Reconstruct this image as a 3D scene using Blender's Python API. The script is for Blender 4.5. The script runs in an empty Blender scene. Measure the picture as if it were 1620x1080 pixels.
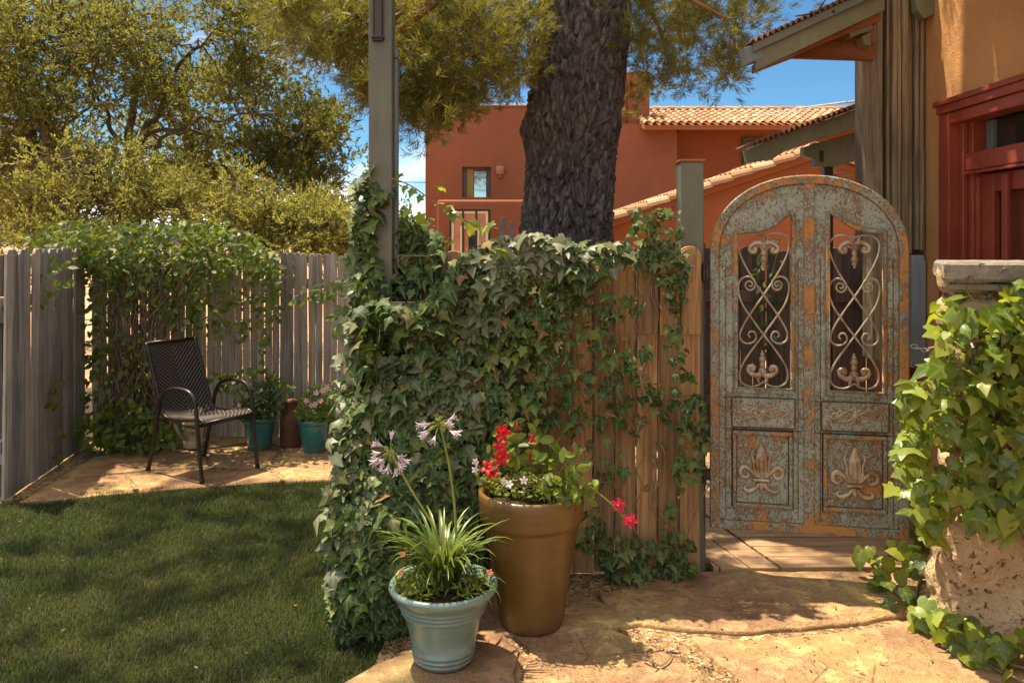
import bpy, bmesh, math, random
import numpy as np
from mathutils import Vector, Matrix, noise as mnoise

# ------------------------------------------------------------------ camera, sky, sun, exposure
sc = bpy.context.scene
C = sc.collection
EYE, F = 1.70, 1300.0           # eye height (m); focal length in 1620-px units
R = math.radians
cam = bpy.data.cameras.new("camera"); camo = bpy.data.objects.new("camera", cam); C.objects.link(camo)
camo.location = (0, 0, EYE); camo.rotation_euler = (R(90), 0, 0)
cam.sensor_width = 36; cam.lens = 36 * F / 1620; cam.shift_y = -155 / 1620
cam.clip_start = 0.05; cam.clip_end = 6000
cam.dof.use_dof = True; cam.dof.focus_distance = 4.0; cam.dof.aperture_fstop = 11.0
sc.camera = camo
SUN = Vector((-0.30, 0.20, 0.93)).normalized()
world = bpy.data.worlds.new("World"); sc.world = world; world.use_nodes = True
wn = world.node_tree; wn.nodes.clear()
sky = wn.nodes.new('ShaderNodeTexSky'); sky.sky_type = 'NISHITA'; sky.sun_disc = False
sky.sun_elevation = math.asin(SUN.z); sky.sun_rotation = math.atan2(SUN.x, SUN.y)
sky.air_density = 1.0; sky.dust_density = 0.4; sky.ozone_density = 3.0; sky.altitude = 2500
# fair-weather cloud: thin wisps low in front, plus unseen bright cloud added overhead and behind to fill the shade
L = wn.links.new
def wnode(ty, **kw):
    x = wn.nodes.new(ty)
    for k, v in kw.items(): setattr(x, k, v)
    return x
def wmath(op, a, b, clamp=False):
    x = wnode('ShaderNodeMath', operation=op, use_clamp=clamp)
    for i, v in enumerate((a, b)):
        if isinstance(v, (int, float)): x.inputs[i].default_value = v
        else: L(v, x.inputs[i])
    return x.outputs[0]
tc = wnode('ShaderNodeTexCoord'); sep = wnode('ShaderNodeSeparateXYZ'); L(tc.outputs['Generated'], sep.inputs[0])
mp = wnode('ShaderNodeMapping'); mp.inputs['Scale'].default_value = (2.2, 2.2, 6.0); L(tc.outputs['Generated'], mp.inputs[0])
nz = wnode('ShaderNodeTexNoise'); nz.inputs['Scale'].default_value = 1.6; nz.inputs['Detail'].default_value = 7; L(mp.outputs[0], nz.inputs['Vector'])
high = wmath('MULTIPLY', wmath('SUBTRACT', sep.outputs['Z'], .42, True), 1.6)
back = wmath('MULTIPLY', wmath('MULTIPLY', sep.outputs['Y'], -1.0, True), .28)
low = wmath('MULTIPLY', wmath('SUBTRACT', .17, sep.outputs['Z'], True), 2.0)
cov = wmath('ADD', wmath('SUBTRACT', nz.outputs['Fac'], wmath('MULTIPLY', wmath('MAXIMUM', sep.outputs['X'], 0.0), .45)), wmath('MAXIMUM', wmath('MAXIMUM', high, back), low))
cr = wnode('ShaderNodeValToRGB'); cr.color_ramp.elements[0].position = 0.60; cr.color_ramp.elements[1].position = 0.86; L(cov, cr.inputs[0])
tint = wnode('ShaderNodeMix', data_type='RGBA', blend_type='MULTIPLY'); tint.inputs[0].default_value = 1; L(sky.outputs[0], tint.inputs[6]); tint.inputs[7].default_value = (.62, .95, 1.0, 1)
mx = wnode('ShaderNodeMix', data_type='RGBA'); mx.inputs[7].default_value = (13.6, 13.5, 12.8, 1)
bg = wnode('ShaderNodeBackground'); bg.inputs[1].default_value = 0.06; wo = wnode('ShaderNodeOutputWorld')
L(cr.outputs[0], mx.inputs[0]); L(tint.outputs[2], mx.inputs[6]); L(mx.outputs[2], bg.inputs[0]); L(bg.outputs[0], wo.inputs[0])
sl = bpy.data.lights.new("sun", 'SUN'); sl.energy = 5.0; sl.angle = R(0.53); sl.color = (1.0, 0.86, 0.64)
so = bpy.data.objects.new("sun", sl); C.objects.link(so)
so.rotation_euler = (-SUN).to_track_quat('-Z', 'Y').to_euler()
vs = sc.view_settings; vs.view_transform = 'Standard'; vs.look = 'None'; vs.exposure = 1.32; vs.gamma = 1
sc.render.engine = 'CYCLES'
sc.cycles.max_bounces = 8; sc.cycles.diffuse_bounces = 4; sc.cycles.glossy_bounces = 3
sc.cycles.transmission_bounces = 4; sc.cycles.transparent_max_bounces = 8
sc.cycles.use_denoising = True
sc.cycles.sample_clamp_indirect = 6

rng = np.random.default_rng(7); random.seed(7)

# ------------------------------------------------------------------ helpers
def P(px, py, d): return Vector(((px - 810) / F * d, d, EYE - (py - 385) / F * d))
def G(px, py, z=0.0):
    d = (EYE - z) * F / (py - 385)
    return Vector(((px - 810) / F * d, d, z))
LOC = {}
def thing(name, label, cat, loc=(0, 0, 0), rotz=0, group=None):
    o = bpy.data.objects.new(name, None); C.objects.link(o); o.empty_display_size = 0.1
    o.location = loc; o.rotation_euler = (0, 0, rotz); o['label'] = label; o['category'] = cat
    if group: o['group'] = group
    LOC[o.name] = Vector(loc); return o
def tag(o, label, cat, group=None):
    o['label'] = label; o['category'] = cat
    if group: o['group'] = group
    return o
def kind(o, k): o['kind'] = k; return o

class MB:
    def __init__(s): s.v = []; s.f = []
    def add(s, vs, fs, T=None):
        b = len(s.v)
        if T is not None: vs = [T(Vector(v)) if callable(T) else T @ Vector(v) for v in vs]
        s.v += [tuple(v) for v in vs]; s.f += [tuple(i + b for i in f) for f in fs]; return s
    def box(s, x0, x1, y0, y1, z0, z1, T=None):
        v = [(x0,y0,z0),(x1,y0,z0),(x1,y1,z0),(x0,y1,z0),(x0,y0,z1),(x1,y0,z1),(x1,y1,z1),(x0,y1,z1)]
        return s.add(v, [(0,3,2,1),(4,5,6,7),(0,1,5,4),(1,2,6,5),(2,3,7,6),(3,0,4,7)], T)
    def prism(s, poly, a, b, axis='y', T=None):
        n = len(poly)
        def q(p, t):
            return (p[0], t, p[1]) if axis == 'y' else ((p[0], p[1], t) if axis == 'z' else (t, p[0], p[1]))
        v = [q(p, a) for p in poly] + [q(p, b) for p in poly]
        f = [tuple(range(n)), tuple(range(2*n-1, n-1, -1))] + [(i, i+n, (i+1) % n + n, (i+1) % n) for i in range(n)]
        return s.add(v, f, T)
    def tube(s, pts, r, n=8, T=None, close=False):
        pts = [Vector(p) for p in pts]; m = len(pts)
        rs = r if hasattr(r, '__len__') else [r] * m
        vs = []; up = None
        for i, p in enumerate(pts):
            if close: t = pts[(i+1) % m] - pts[i-1]
            else: t = pts[min(i+1, m-1)] - pts[max(i-1, 0)]
            if t.length < 1e-9: t = Vector((0, 0, 1))
            t.normalize()
            if up is None:
                up = Vector((0, 0, 1)) if abs(t.z) < 0.9 else Vector((0, 1, 0))
            a = t.cross(up)
            if a.length < 1e-6: a = t.orthogonal()
            a.normalize(); b = a.cross(t).normalized(); up = b
            for k in range(n):
                an = 2 * math.pi * k / n
                vs.append(p + (a * math.cos(an) + b * math.sin(an)) * rs[i])
        fs = []
        for i in range(m if close else m - 1):
            j = (i + 1) % m
            for k in range(n):
                fs.append((i*n+k, i*n+(k+1) % n, j*n+(k+1) % n, j*n+k))
        if not close: fs += [tuple(range(n-1, -1, -1)), tuple(range((m-1)*n, m*n))]
        return s.add(vs, fs, T)
    def lathe(s, prof, n=48, c=(0, 0, 0), T=None):
        m = len(prof); vs = []
        for (r, z) in prof:
            for k in range(n):
                a = 2 * math.pi * k / n
                vs.append((c[0] + r*math.cos(a), c[1] + r*math.sin(a), c[2] + z))
        fs = [(i*n+k, i*n+(k+1) % n, (i+1)*n+(k+1) % n, (i+1)*n+k) for i in range(m-1) for k in range(n)]
        if prof[0][0] > 1e-6: fs.append(tuple(range(n-1, -1, -1)))
        if prof[-1][0] > 1e-6: fs.append(tuple(range((m-1)*n, m*n)))
        return s.add(vs, fs, T)
    def ball(s, c, r, n=10, m=7, T=None, sq=(1, 1, 1)):
        pr = [(max(1e-7, math.sin(math.pi*i/m)), -math.cos(math.pi*i/m)) for i in range(m+1)]
        vs = []
        for (a, z) in pr:
            for k in range(n):
                t = 2*math.pi*k/n
                vs.append((c[0]+r*sq[0]*a*math.cos(t), c[1]+r*sq[1]*a*math.sin(t), c[2]+r*sq[2]*z))
        fs = [(i*n+k, i*n+(k+1) % n, (i+1)*n+(k+1) % n, (i+1)*n+k) for i in range(m) for k in range(n)]
        return s.add(vs, fs, T)
    def mesh(s, name, off=None):
        me = bpy.data.meshes.new(name)
        v = s.v if off is None else [(a-off[0], b-off[1], c-off[2]) for a, b, c in s.v]
        me.from_pydata(v, [], s.f); me.validate(); me.update()
        bm = bmesh.new(); bm.from_mesh(me); bmesh.ops.recalc_face_normals(bm, faces=bm.faces); bm.to_mesh(me); bm.free()
        return me
    def build(s, name, mt, parent=None, smooth=False, bevel=0, world=False, angle=None, seg=2):
        off = None
        if world and parent is not None:
            p = parent
            while p.parent: p = p.parent
            off = LOC[p.name]
        return place(s.mesh(name, off), name, mt, parent, smooth, bevel, seg)
def place(me, name, mt, parent=None, smooth=False, bevel=0, seg=2):
    o = bpy.data.objects.new(name, me); C.objects.link(o)
    if mt: me.materials.append(mt)
    if parent is not None: o.parent = parent
    if smooth:
        me.polygons.foreach_set('use_smooth', [True] * len(me.polygons))
    if bevel:
        md = o.modifiers.new('bevel', 'BEVEL'); md.width = bevel; md.segments = seg; md.limit_method = 'ANGLE'; md.angle_limit = R(40)
    return o
RIB = {}
def np_mesh(name, V, Fc, mt, parent=None, smooth=False, world=True, rib=None):
    V = np.asarray(V, dtype=np.float32).reshape(-1, 3); Fc = np.asarray(Fc, dtype=np.int32)
    if world and parent is not None:
        p = parent
        while p.parent: p = p.parent
        V = V - np.array(LOC[p.name], dtype=np.float32)
    k = Fc.shape[1]; me = bpy.data.meshes.new(name)
    me.vertices.add(len(V)); me.vertices.foreach_set('co', V.ravel())
    me.loops.add(Fc.size); me.loops.foreach_set('vertex_index', Fc.ravel())
    me.polygons.add(len(Fc)); me.polygons.foreach_set('loop_start', np.arange(0, Fc.size, k, dtype=np.int32))
    me.polygons.foreach_set('loop_total', np.full(len(Fc), k, dtype=np.int32))
    me.update(calc_edges=True)
    if smooth: me.polygons.foreach_set('use_smooth', np.ones(len(Fc), dtype=bool))
    if rib is not None:
        at = me.attributes.new('rib', 'FLOAT', 'POINT'); at.data.foreach_set('value', np.tile(np.asarray(rib, dtype=np.float32), len(V) // len(rib)))
    return place(me, name, mt, parent)
def nrm(a): return a / np.maximum(np.linalg.norm(a, axis=-1, keepdims=True), 1e-9)
def leafcloud(tV, tF, pos, nor, tip, size, curl=None):
    tV = np.asarray(tV, float); tF = np.asarray(tF, int)
    pos = np.asarray(pos, float); z = nrm(np.asarray(nor, float)); tip = np.asarray(tip, float)
    y = nrm(tip - (tip * z).sum(1, keepdims=True) * z); x = np.cross(y, z)
    n = len(pos); size = np.broadcast_to(np.asarray(size, float), (n,))
    cu = np.ones(n) if curl is None else curl
    V = (tV[None, :, 0:1] * x[:, None] + tV[None, :, 1:2] * y[:, None] + tV[None, :, 2:3] * z[:, None] * cu[:, None, None]) * size[:, None, None] + pos[:, None]
    Fc = tF[None] + (np.arange(n) * len(tV))[:, None, None]
    return V.reshape(-1, 3), Fc.reshape(-1, tF.shape[1])
def merge(parts):
    Vs, Fs, b = [], [], 0
    for V, Fc in parts:
        Vs.append(V); Fs.append(Fc + b); b += len(V)
    return np.concatenate(Vs), np.concatenate(Fs)
def inpoly(pts, poly):
    x, y = pts[:, 0], pts[:, 1]; r = np.zeros(len(pts), bool); n = len(poly); j = n - 1
    for i in range(n):
        xi, yi = poly[i]; xj, yj = poly[j]
        if yi != yj:
            r ^= ((yi > y) != (yj > y)) & (x < (xj - xi) * (y - yi) / (yj - yi) + xi)
        j = i
    return r
def inpix(poly, n):
    poly = np.array(poly, float); lo, hi = poly.min(0), poly.max(0); out = np.zeros((0, 2))
    while len(out) < n:
        q = rng.uniform(lo, hi, (n * 2, 2)); out = np.concatenate([out, q[inpoly(q, poly)]])
    return out[:n]
def unproj(q, d):
    return np.stack([(q[:, 0] - 810) / F * d, d, EYE - (q[:, 1] - 385) / F * d], 1)
def spline(pts, k=8, closed=False):
    pts = [Vector(p) for p in pts]; n = len(pts); out = []
    for i in range(n if closed else n - 1):
        if closed: p0, p1, p2, p3 = pts[i-1], pts[i], pts[(i+1) % n], pts[(i+2) % n]
        else: p0, p1, p2, p3 = pts[max(i-1, 0)], pts[i], pts[i+1], pts[min(i+2, n-1)]
        for j in range(k):
            t = j / k
            out.append(0.5 * ((2*p1) + (p2-p0)*t + (2*p0-5*p1+4*p2-p3)*t*t + (3*p1-p0-3*p2+p3)*t**3))
    if not closed: out.append(pts[-1])
    return out
def lin(a, b, n): return [a + (b - a) * i / (n - 1) for i in range(n)]

# ------------------------------------------------------------------ materials
class N:
    """small node-graph builder"""
    def __init__(s, name):
        s.m = bpy.data.materials.new(name); s.m.use_nodes = True; s.t = s.m.node_tree; s.t.nodes.clear()
        s.out = s.t.nodes.new('ShaderNodeOutputMaterial'); s.co = s.t.nodes.new('ShaderNodeTexCoord'); s.geo = None
    def n(s, ty, **kw):
        x = s.t.nodes.new(ty)
        for k, v in kw.items(): setattr(x, k, v)
        return x
    def l(s, a, b): s.t.links.new(a, b)
    def put(s, sock, v):
        if v is None: return
        if isinstance(v, bpy.types.NodeSocket): s.l(v, sock)
        else: sock.default_value = (*v, 1) if (hasattr(v, '__len__') and len(v) == 3 and sock.type == 'RGBA') else v
    def vec(s, scale=(1, 1, 1), src='Object', rot=(0, 0, 0)):
        m = s.n('ShaderNodeMapping'); m.inputs['Scale'].default_value = scale; m.inputs['Rotation'].default_value = rot
        s.l(s.co.outputs[src], m.inputs[0]); return m.outputs[0]
    def noise(s, scale=5, detail=5, rough=.55, vec=None, dist=0):
        x = s.n('ShaderNodeTexNoise'); x.inputs['Scale'].default_value = scale; x.inputs['Detail'].default_value = detail
        x.inputs['Roughness'].default_value = rough; x.inputs['Distortion'].default_value = dist
        s.put(x.inputs['Vector'], vec if vec is not None else s.co.outputs['Object']); return x.outputs['Fac']
    def voro(s, scale=5, vec=None, feat='F1', rand=1):
        x = s.n('ShaderNodeTexVoronoi', feature=feat); x.inputs['Scale'].default_value = scale
        x.inputs['Randomness'].default_value = rand
        s.put(x.inputs['Vector'], vec if vec is not None else s.co.outputs['Object']); return x.outputs['Distance']
    def ramp(s, fac, stops):
        x = s.n('ShaderNodeValToRGB'); e = x.color_ramp.elements
        while len(e) < len(stops): e.new(0.5)
        for i, (p, c) in enumerate(stops):
            e[i].position = p; e[i].color = (*c, 1) if hasattr(c, '__len__') else (c, c, c, 1)
        s.put(x.inputs[0], fac); return x.outputs[0]
    def mix(s, fac, a, b, mode='MIX'):
        x = s.n('ShaderNodeMix', data_type='RGBA', blend_type=mode)
        s.put(x.inputs[0], fac); s.put(x.inputs[6], a); s.put(x.inputs[7], b); return x.outputs[2]
    def math(s, op, a, b=None):
        x = s.n('ShaderNodeMath', operation=op); s.put(x.inputs[0], a)
        if b is not None: s.put(x.inputs[1], b)
        return x.outputs[0]
    def island(s):
        g = s.n('ShaderNodeNewGeometry'); return g.outputs['Random Per Island']
    def objrand(s):
        g = s.n('ShaderNodeObjectInfo'); return g.outputs['Random']
    def bump(s, h, strength=.5, dist=.01, nrm=None):
        b = s.n('ShaderNodeBump'); b.inputs['Strength'].default_value = strength; b.inputs['Distance'].default_value = dist
        s.put(b.inputs['Height'], h)
        if nrm is not None: s.l(nrm, b.inputs['Normal'])
        return b.outputs[0]
    def done(s, col, rough=.7, normal=None, metal=0, spec=.5, trans=0, tcol=None, coat=0):
        p = s.n('ShaderNodeBsdfPrincipled'); s.put(p.inputs['Base Color'], col); s.put(p.inputs['Roughness'], rough)
        s.put(p.inputs['Metallic'], metal); s.put(p.inputs['Specular IOR Level'], spec)
        if coat: p.inputs['Coat Weight'].default_value = coat; p.inputs['Coat Roughness'].default_value = .12
        if normal is not None: s.l(normal, p.inputs['Normal'])
        o = p.outputs[0]
        if trans:
            t = s.n('ShaderNodeBsdfTranslucent'); s.put(t.inputs[0], tcol if tcol is not None else col)
            mm = s.n('ShaderNodeMixShader'); mm.inputs[0].default_value = trans
            s.l(o, mm.inputs[1]); s.l(t.outputs[0], mm.inputs[2]); o = mm.outputs[0]
        s.l(o, s.out.inputs[0]); return s.m

def leafmat(name, cols, tcol, trans=.4, rough=.45, spec=.4, veins=True, clump=None):
    a = N(name); r = a.island()
    k = len(cols); c = a.ramp(r, [(i / max(1, k - 1), cc) for i, cc in enumerate(cols)])
    nz = a.noise(9, 3); c = a.mix(.35, c, a.mix(nz, (.6, .6, .6), (1.5, 1.5, 1.3)), 'MULTIPLY')
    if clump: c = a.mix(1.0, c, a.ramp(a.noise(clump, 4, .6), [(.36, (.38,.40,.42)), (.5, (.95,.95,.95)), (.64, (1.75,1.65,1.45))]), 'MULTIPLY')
    at = a.n('ShaderNodeAttribute', attribute_name='rib'); vein = a.math('POWER', at.outputs['Fac'], 9.0)
    c = a.mix(a.math('MULTIPLY', vein, .7), c, (.26, .30, .12))
    tr = a.mix(r, tcol, tuple(x * .65 for x in tcol))
    return a.done(c, rough, a.bump(a.noise(60, 2), .15, .004), 0, spec, trans, tr)
def wood(name, c1, c2, c3, scale=1.0, rough=.8, axis=2, grey=0.0, bump=.5):
    a = N(name); sc_ = [14*scale, 14*scale, 14*scale]; sc_[axis] = .8*scale
    oi = a.n('ShaderNodeObjectInfo'); add = a.n('ShaderNodeVectorMath', operation='ADD')
    mul = a.n('ShaderNodeVectorMath', operation='SCALE'); mul.inputs['Scale'].default_value = 17.0
    comb = a.n('ShaderNodeCombineXYZ'); a.l(oi.outputs['Random'], comb.inputs[0]); a.l(oi.outputs['Random'], comb.inputs[1])
    a.l(comb.outputs[0], mul.inputs[0])
    a.l(a.vec(tuple(sc_)), add.inputs[0]); a.l(mul.outputs[0], add.inputs[1]); v = add.outputs[0]
    g = a.noise(3.0, 8, .65, v, .6); g2 = a.noise(.6, 3, .5, v)
    c = a.ramp(g, [(.30, c1), (.52, c2), (.72, c3)])
    c = a.mix(.8, c, a.ramp(g2, [(.3, (.62, .62, .64)), (.7, (1.25, 1.2, 1.1))]), 'MULTIPLY')
    c = a.mix(1.0, c, a.ramp(oi.outputs['Random'], [(0, (.72, .74, .78)), (1, (1.22, 1.16, 1.08))]), 'MULTIPLY')
    sp = a.noise(2.2, 4, .6); c = a.mix(.5, c, a.ramp(sp, [(.35, (.65, .62, .6)), (.6, (1.05, 1.05, 1.05))]), 'MULTIPLY')
    return a.done(c, rough, a.bump(g, bump, .006), 0, .25)
def paint(name, col, col2, scale=6, rough=.55, bump=.2):
    a = N(name); g = a.noise(scale, 6, .6); v = a.vec((scale*4, scale*4, scale*.4)); g2 = a.noise(1.5, 5, .6, v)
    c = a.mix(a.ramp(g, [(.35, 0.0), (.68, 1.0)]), col, col2)
    c = a.mix(.35, c, a.ramp(g2, [(.3, (.65, .65, .65)), (.65, (1.12, 1.12, 1.12))]), 'MULTIPLY')
    return a.done(c, rough, a.bump(a.math('ADD', g2, a.noise(60, 4)), bump, .004), 0, .35)
def stucco(name, c1, c2, scale=.6, bump=.5, bs=90):
    a = N(name); g = a.noise(scale, 6, .6); g2 = a.noise(scale * 7, 4)
    c = a.mix(a.ramp(g, [(.35, 0.0), (.65, 1.0)]), c1, c2)
    c = a.mix(.3, c, a.ramp(g2, [(.3, (.75, .75, .75)), (.7, (1.15, 1.13, 1.1))]), 'MULTIPLY')
    h = a.math('ADD', a.noise(bs, 4, .6), a.math('MULTIPLY', a.noise(bs * .08, 4), 2.0))
    return a.done(c, .9, a.bump(h, bump, .012), 0, .15)

M = {}
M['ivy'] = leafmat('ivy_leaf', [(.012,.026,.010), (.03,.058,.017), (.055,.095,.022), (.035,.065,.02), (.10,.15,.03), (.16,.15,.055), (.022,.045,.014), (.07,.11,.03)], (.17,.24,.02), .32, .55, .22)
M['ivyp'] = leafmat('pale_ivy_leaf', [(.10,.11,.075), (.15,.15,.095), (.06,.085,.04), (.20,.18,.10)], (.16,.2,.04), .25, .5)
M['ivyr'] = leafmat('sunlit_ivy_leaf', [(.022,.05,.010), (.11,.175,.022), (.03,.065,.012), (.25,.31,.035), (.05,.095,.016), (.37,.40,.06)], (.50,.58,.03), .42, .36, .5)  # bright and dark leaf tones paint in sun and shade
M['vine'] = leafmat('vine_leaf', [(.035,.065,.014), (.07,.11,.018), (.12,.16,.024), (.085,.13,.015), (.18,.20,.03)], (.28,.36,.025), .42, .5)
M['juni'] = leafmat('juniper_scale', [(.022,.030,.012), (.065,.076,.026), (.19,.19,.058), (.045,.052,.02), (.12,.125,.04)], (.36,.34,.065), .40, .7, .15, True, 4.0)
M['junib'] = leafmat('pale_juniper_scale', [(.06,.068,.02), (.17,.17,.048), (.36,.33,.10), (.10,.105,.032), (.26,.245,.07)], (.46,.43,.085), .40, .7, .15, True, 5.0)  # lighter copy of the juniper tone, sunlight put into the colour
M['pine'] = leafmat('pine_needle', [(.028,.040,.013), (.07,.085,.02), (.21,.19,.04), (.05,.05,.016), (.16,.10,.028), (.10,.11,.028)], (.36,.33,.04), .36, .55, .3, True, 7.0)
M['redleaf'] = leafmat('red_leaf', [(.10,.02,.02), (.18,.035,.03), (.08,.03,.02)], (.3,.05,.03), .3, .6)
M['fargreen'] = leafmat('far_green_leaf', [(.04,.06,.02), (.07,.095,.03), (.10,.12,.04)], (.16,.2,.04), .3, .7, .2)
M['strap'] = leafmat('strap_leaf', [(.045,.085,.018), (.085,.14,.026), (.13,.175,.034), (.19,.20,.05)], (.28,.36,.045), .3, .35, .5)
M['herb'] = leafmat('small_leaf', [(.06,.10,.015), (.11,.16,.02), (.17,.21,.03), (.2,.22,.03)], (.34,.40,.03), .4, .45)
M['herbd'] = leafmat('dark_small_leaf', [(.03,.055,.02), (.05,.085,.02), (.08,.11,.03)], (.14,.2,.03), .35, .5)
M['red'] = leafmat('red_petal', [(.42,.004,.012), (.55,.008,.02), (.30,.003,.02)], (.7,.02,.03), .35, .5)
M['crimson'] = leafmat('crimson_petal', [(.50,.006,.05), (.62,.015,.08)], (.8,.03,.1), .35, .5)
M['lilac'] = leafmat('lilac_petal', [(.48,.40,.55), (.60,.5,.62), (.55,.42,.5), (.66,.56,.62)], (.7,.55,.6), .35, .5)
M['pink'] = leafmat('pink_petal', [(.62,.30,.42), (.72,.42,.50)], (.8,.4,.5), .35, .5)
M['whitep'] = leafmat('white_pink_petal', [(.72,.55,.62), (.75,.66,.70)], (.8,.6,.6), .3, .5)
M['orangep'] = leafmat('orange_petal', [(.6,.12,.06), (.65,.2,.1)], (.8,.2,.1), .3, .5)
M['yellow'] = paint('flower_eye', (.6,.35,.02), (.5,.2,.02), 40)
M['grass'] = None
a = N('grass_blade'); r = a.island()
g = a.noise(.9, 4, .6, a.vec((1, 1, 0))); g2 = a.noise(5, 3, .6, a.vec((1, 1, 0)))
c = a.ramp(r, [(0, (.005,.016,.003)), (.45, (.014,.034,.006)), (.75, (.034,.046,.011)), (.92, (.10,.08,.034)), (1, (.18,.135,.065))])
c = a.mix(a.ramp(g, [(.46, 0.0), (.68, .8)]), c, a.mix(r, (.065,.065,.022), (.15,.115,.05)))
c = a.mix(.6, c, a.ramp(g2, [(.3, (.55,.6,.5)), (.7, (1.3,1.25,1.1))]), 'MULTIPLY')
M['grass'] = a.done(c, .55, None, 0, .3, .35, (.11,.15,.025))
a = N('lawn_soil'); g = a.noise(7, 6); M['soil'] = a.done(a.ramp(g, [(.3, (.018,.022,.008)), (.7, (.05,.05,.02))]), .95, a.bump(a.noise(40, 5), 1, .02), 0, .1)
a = N('red_dirt'); g = a.noise(1.2, 8, .6); M['dirt'] = a.done(a.ramp(g, [(.3, (.28,.15,.08)), (.7, (.42,.26,.15))]), .95, a.bump(a.noise(30, 6), .8, .02), 0, .1)
a = N('sandstone_flag'); g = a.noise(1.6, 8, .65, None, .2); g2 = a.noise(9, 7, .7); g3 = a.noise(34, 5, .6)
c = a.ramp(g, [(.28, (.20,.105,.06)), (.46, (.33,.195,.10)), (.60, (.45,.315,.13)), (.76, (.54,.43,.19))])
c = a.mix(.75, c, a.ramp(g2, [(.28, (.55,.52,.5)), (.5, (1.0,1.0,1.0)), (.75, (1.18,1.15,1.1))]), 'MULTIPLY')
lay = a.voro(2.2, a.vec((1, 1.6, 3)), 'DISTANCE_TO_EDGE')
c = a.mix(a.ramp(a.noise(3.3, 9, .72, None, .4), [(.56, 0.0), (.60, .5)]), c, (.27,.175,.115))
ck = a.voro(2.6, a.vec((1, 1, 1)), 'DISTANCE_TO_EDGE'); ckm = a.ramp(a.math('ADD', ck, a.math('MULTIPLY', a.noise(14, 5), .03)), [(.016, 1.0), (.024, 0.0)]); ckm = a.math('MULTIPLY', ckm, a.ramp(a.noise(1.7, 2), [(.5, 0.0), (.56, 1.0)]))
c = a.mix(a.math('MULTIPLY', ckm, .7), c, (.09,.05,.03))
c = a.mix(.3, c, a.ramp(a.noise(160, 3, .7), [(.3, (.72,.7,.68)), (.7, (1.22,1.2,1.18))]), 'MULTIPLY')
c = a.mix(1.0, c, a.ramp(a.objrand(), [(0, (.85,.86,.92)), (1, (1.1,1.05,1.0))]), 'MULTIPLY')
h = a.math('ADD', a.math('MULTIPLY', g, 3.0), a.math('ADD', a.math('MULTIPLY', a.ramp(g2, [(.4, 0.0), (.55, 1.0)]), .5), a.math('MULTIPLY', g3, .25)))
M['flag'] = a.done(c, .8, a.bump(h, .9, .02), 0, .25)
a = N('joint_grit'); v = a.voro(55); g = a.noise(20, 5); vv = a.n('ShaderNodeTexVoronoi'); vv.inputs['Scale'].default_value = 55; a.l(a.co.outputs['Object'], vv.inputs[0])
sep = a.n('ShaderNodeSeparateColor'); a.l(vv.outputs['Color'], sep.inputs[0])
M['grit'] = a.done(a.ramp(sep.outputs[0], [(0, (.12,.07,.035)), (.5, (.24,.145,.07)), (.85, (.34,.23,.12)), (1, (.45,.35,.22))]), .9, a.bump(v, 1, .012), 0, .2)
M['deck'] = wood('deck_board', (.17,.10,.055), (.34,.21,.115), (.44,.29,.17), 1.0, .75, 0, bump=.7)
M['fgrey'] = wood('weathered_grey_picket', (.19,.167,.147), (.40,.355,.312), (.53,.48,.43), 1.0, .85, 2, bump=.8)
M['fbrown'] = wood('brown_picket', (.15,.085,.042), (.335,.205,.105), (.45,.30,.165), 1.0, .8, 2, bump=.8)
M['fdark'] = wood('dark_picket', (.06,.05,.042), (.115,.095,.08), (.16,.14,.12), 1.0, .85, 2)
M['beamwood'] = wood('old_timber', (.12,.09,.05), (.31,.24,.145), (.46,.38,.25), .9, .8, 2, bump=1)
M['sage'] = paint('sage_paint', (.098,.104,.078), (.13,.128,.09), 5, .5)
M['sageblue'] = paint('blue_grey_paint', (.11,.14,.135), (.14,.165,.15), 4, .5)
M['sagelt'] = paint('olive_paint', (.115,.12,.066), (.16,.15,.08), 5, .55)
M['soffit'] = wood('brown_board', (.15,.05,.02), (.26,.09,.035), (.32,.13,.05), .8, .7, 0)
M['adobe'] = stucco('orange_stucco', (.215,.072,.035), (.255,.092,.046), .25, .5, 25)
M['adobe2'] = stucco('bright_orange_stucco', (.245,.080,.030), (.285,.100,.040), .3, .5, 25)
M['tanst'] = stucco('tan_orange_stucco', (.45,.225,.085), (.54,.30,.13), .9, .7, 110)
M['redp'] = paint('red_paint', (.20,.036,.019), (.26,.05,.026), 5, .45, .3)
M['redd'] = paint('dark_red_paint', (.15,.024,.016), (.19,.032,.02), 5, .5, .2)
a = N('clay_tile'); g = a.noise(3, 5); r = a.island()
c = a.ramp(r, [(0, (.27,.135,.07)), (.5, (.36,.205,.11)), (1, (.43,.28,.165))]); c = a.mix(.5, c, a.ramp(g, [(.3, (.7,.68,.65)), (.7, (1.15,1.12,1.1))]), 'MULTIPLY')
M['tile'] = a.done(c, .8, a.bump(a.noise(30, 5), .4, .01), 0, .2)
a = N('rusty_corrugated'); g = a.noise(4, 6); M['corr'] = a.done(a.ramp(g, [(.3, (.06,.03,.02)), (.55, (.18,.075,.035)), (.75, (.30,.14,.07))]), .8, a.bump(g, .3, .01), .1, .3)
a = N('concrete_cap'); g = a.noise(8, 8, .7); v = a.voro(22); h = a.math('ADD', a.ramp(v, [(.12, 0.0), (.3, 1.0)]), a.noise(60, 6, .7))
M['conc'] = a.done(a.ramp(g, [(.3, (.14,.12,.095)), (.6, (.30,.265,.21)), (.75, (.40,.36,.29))]), .9, a.bump(h, 1, .012), 0, .15)
a = N('pitted_limestone'); g = a.noise(4, 8, .65); v = a.noise(30, 4, .6, None, .6); pit = a.ramp(v, [(.33, 0.0), (.40, 1.0)])
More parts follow.
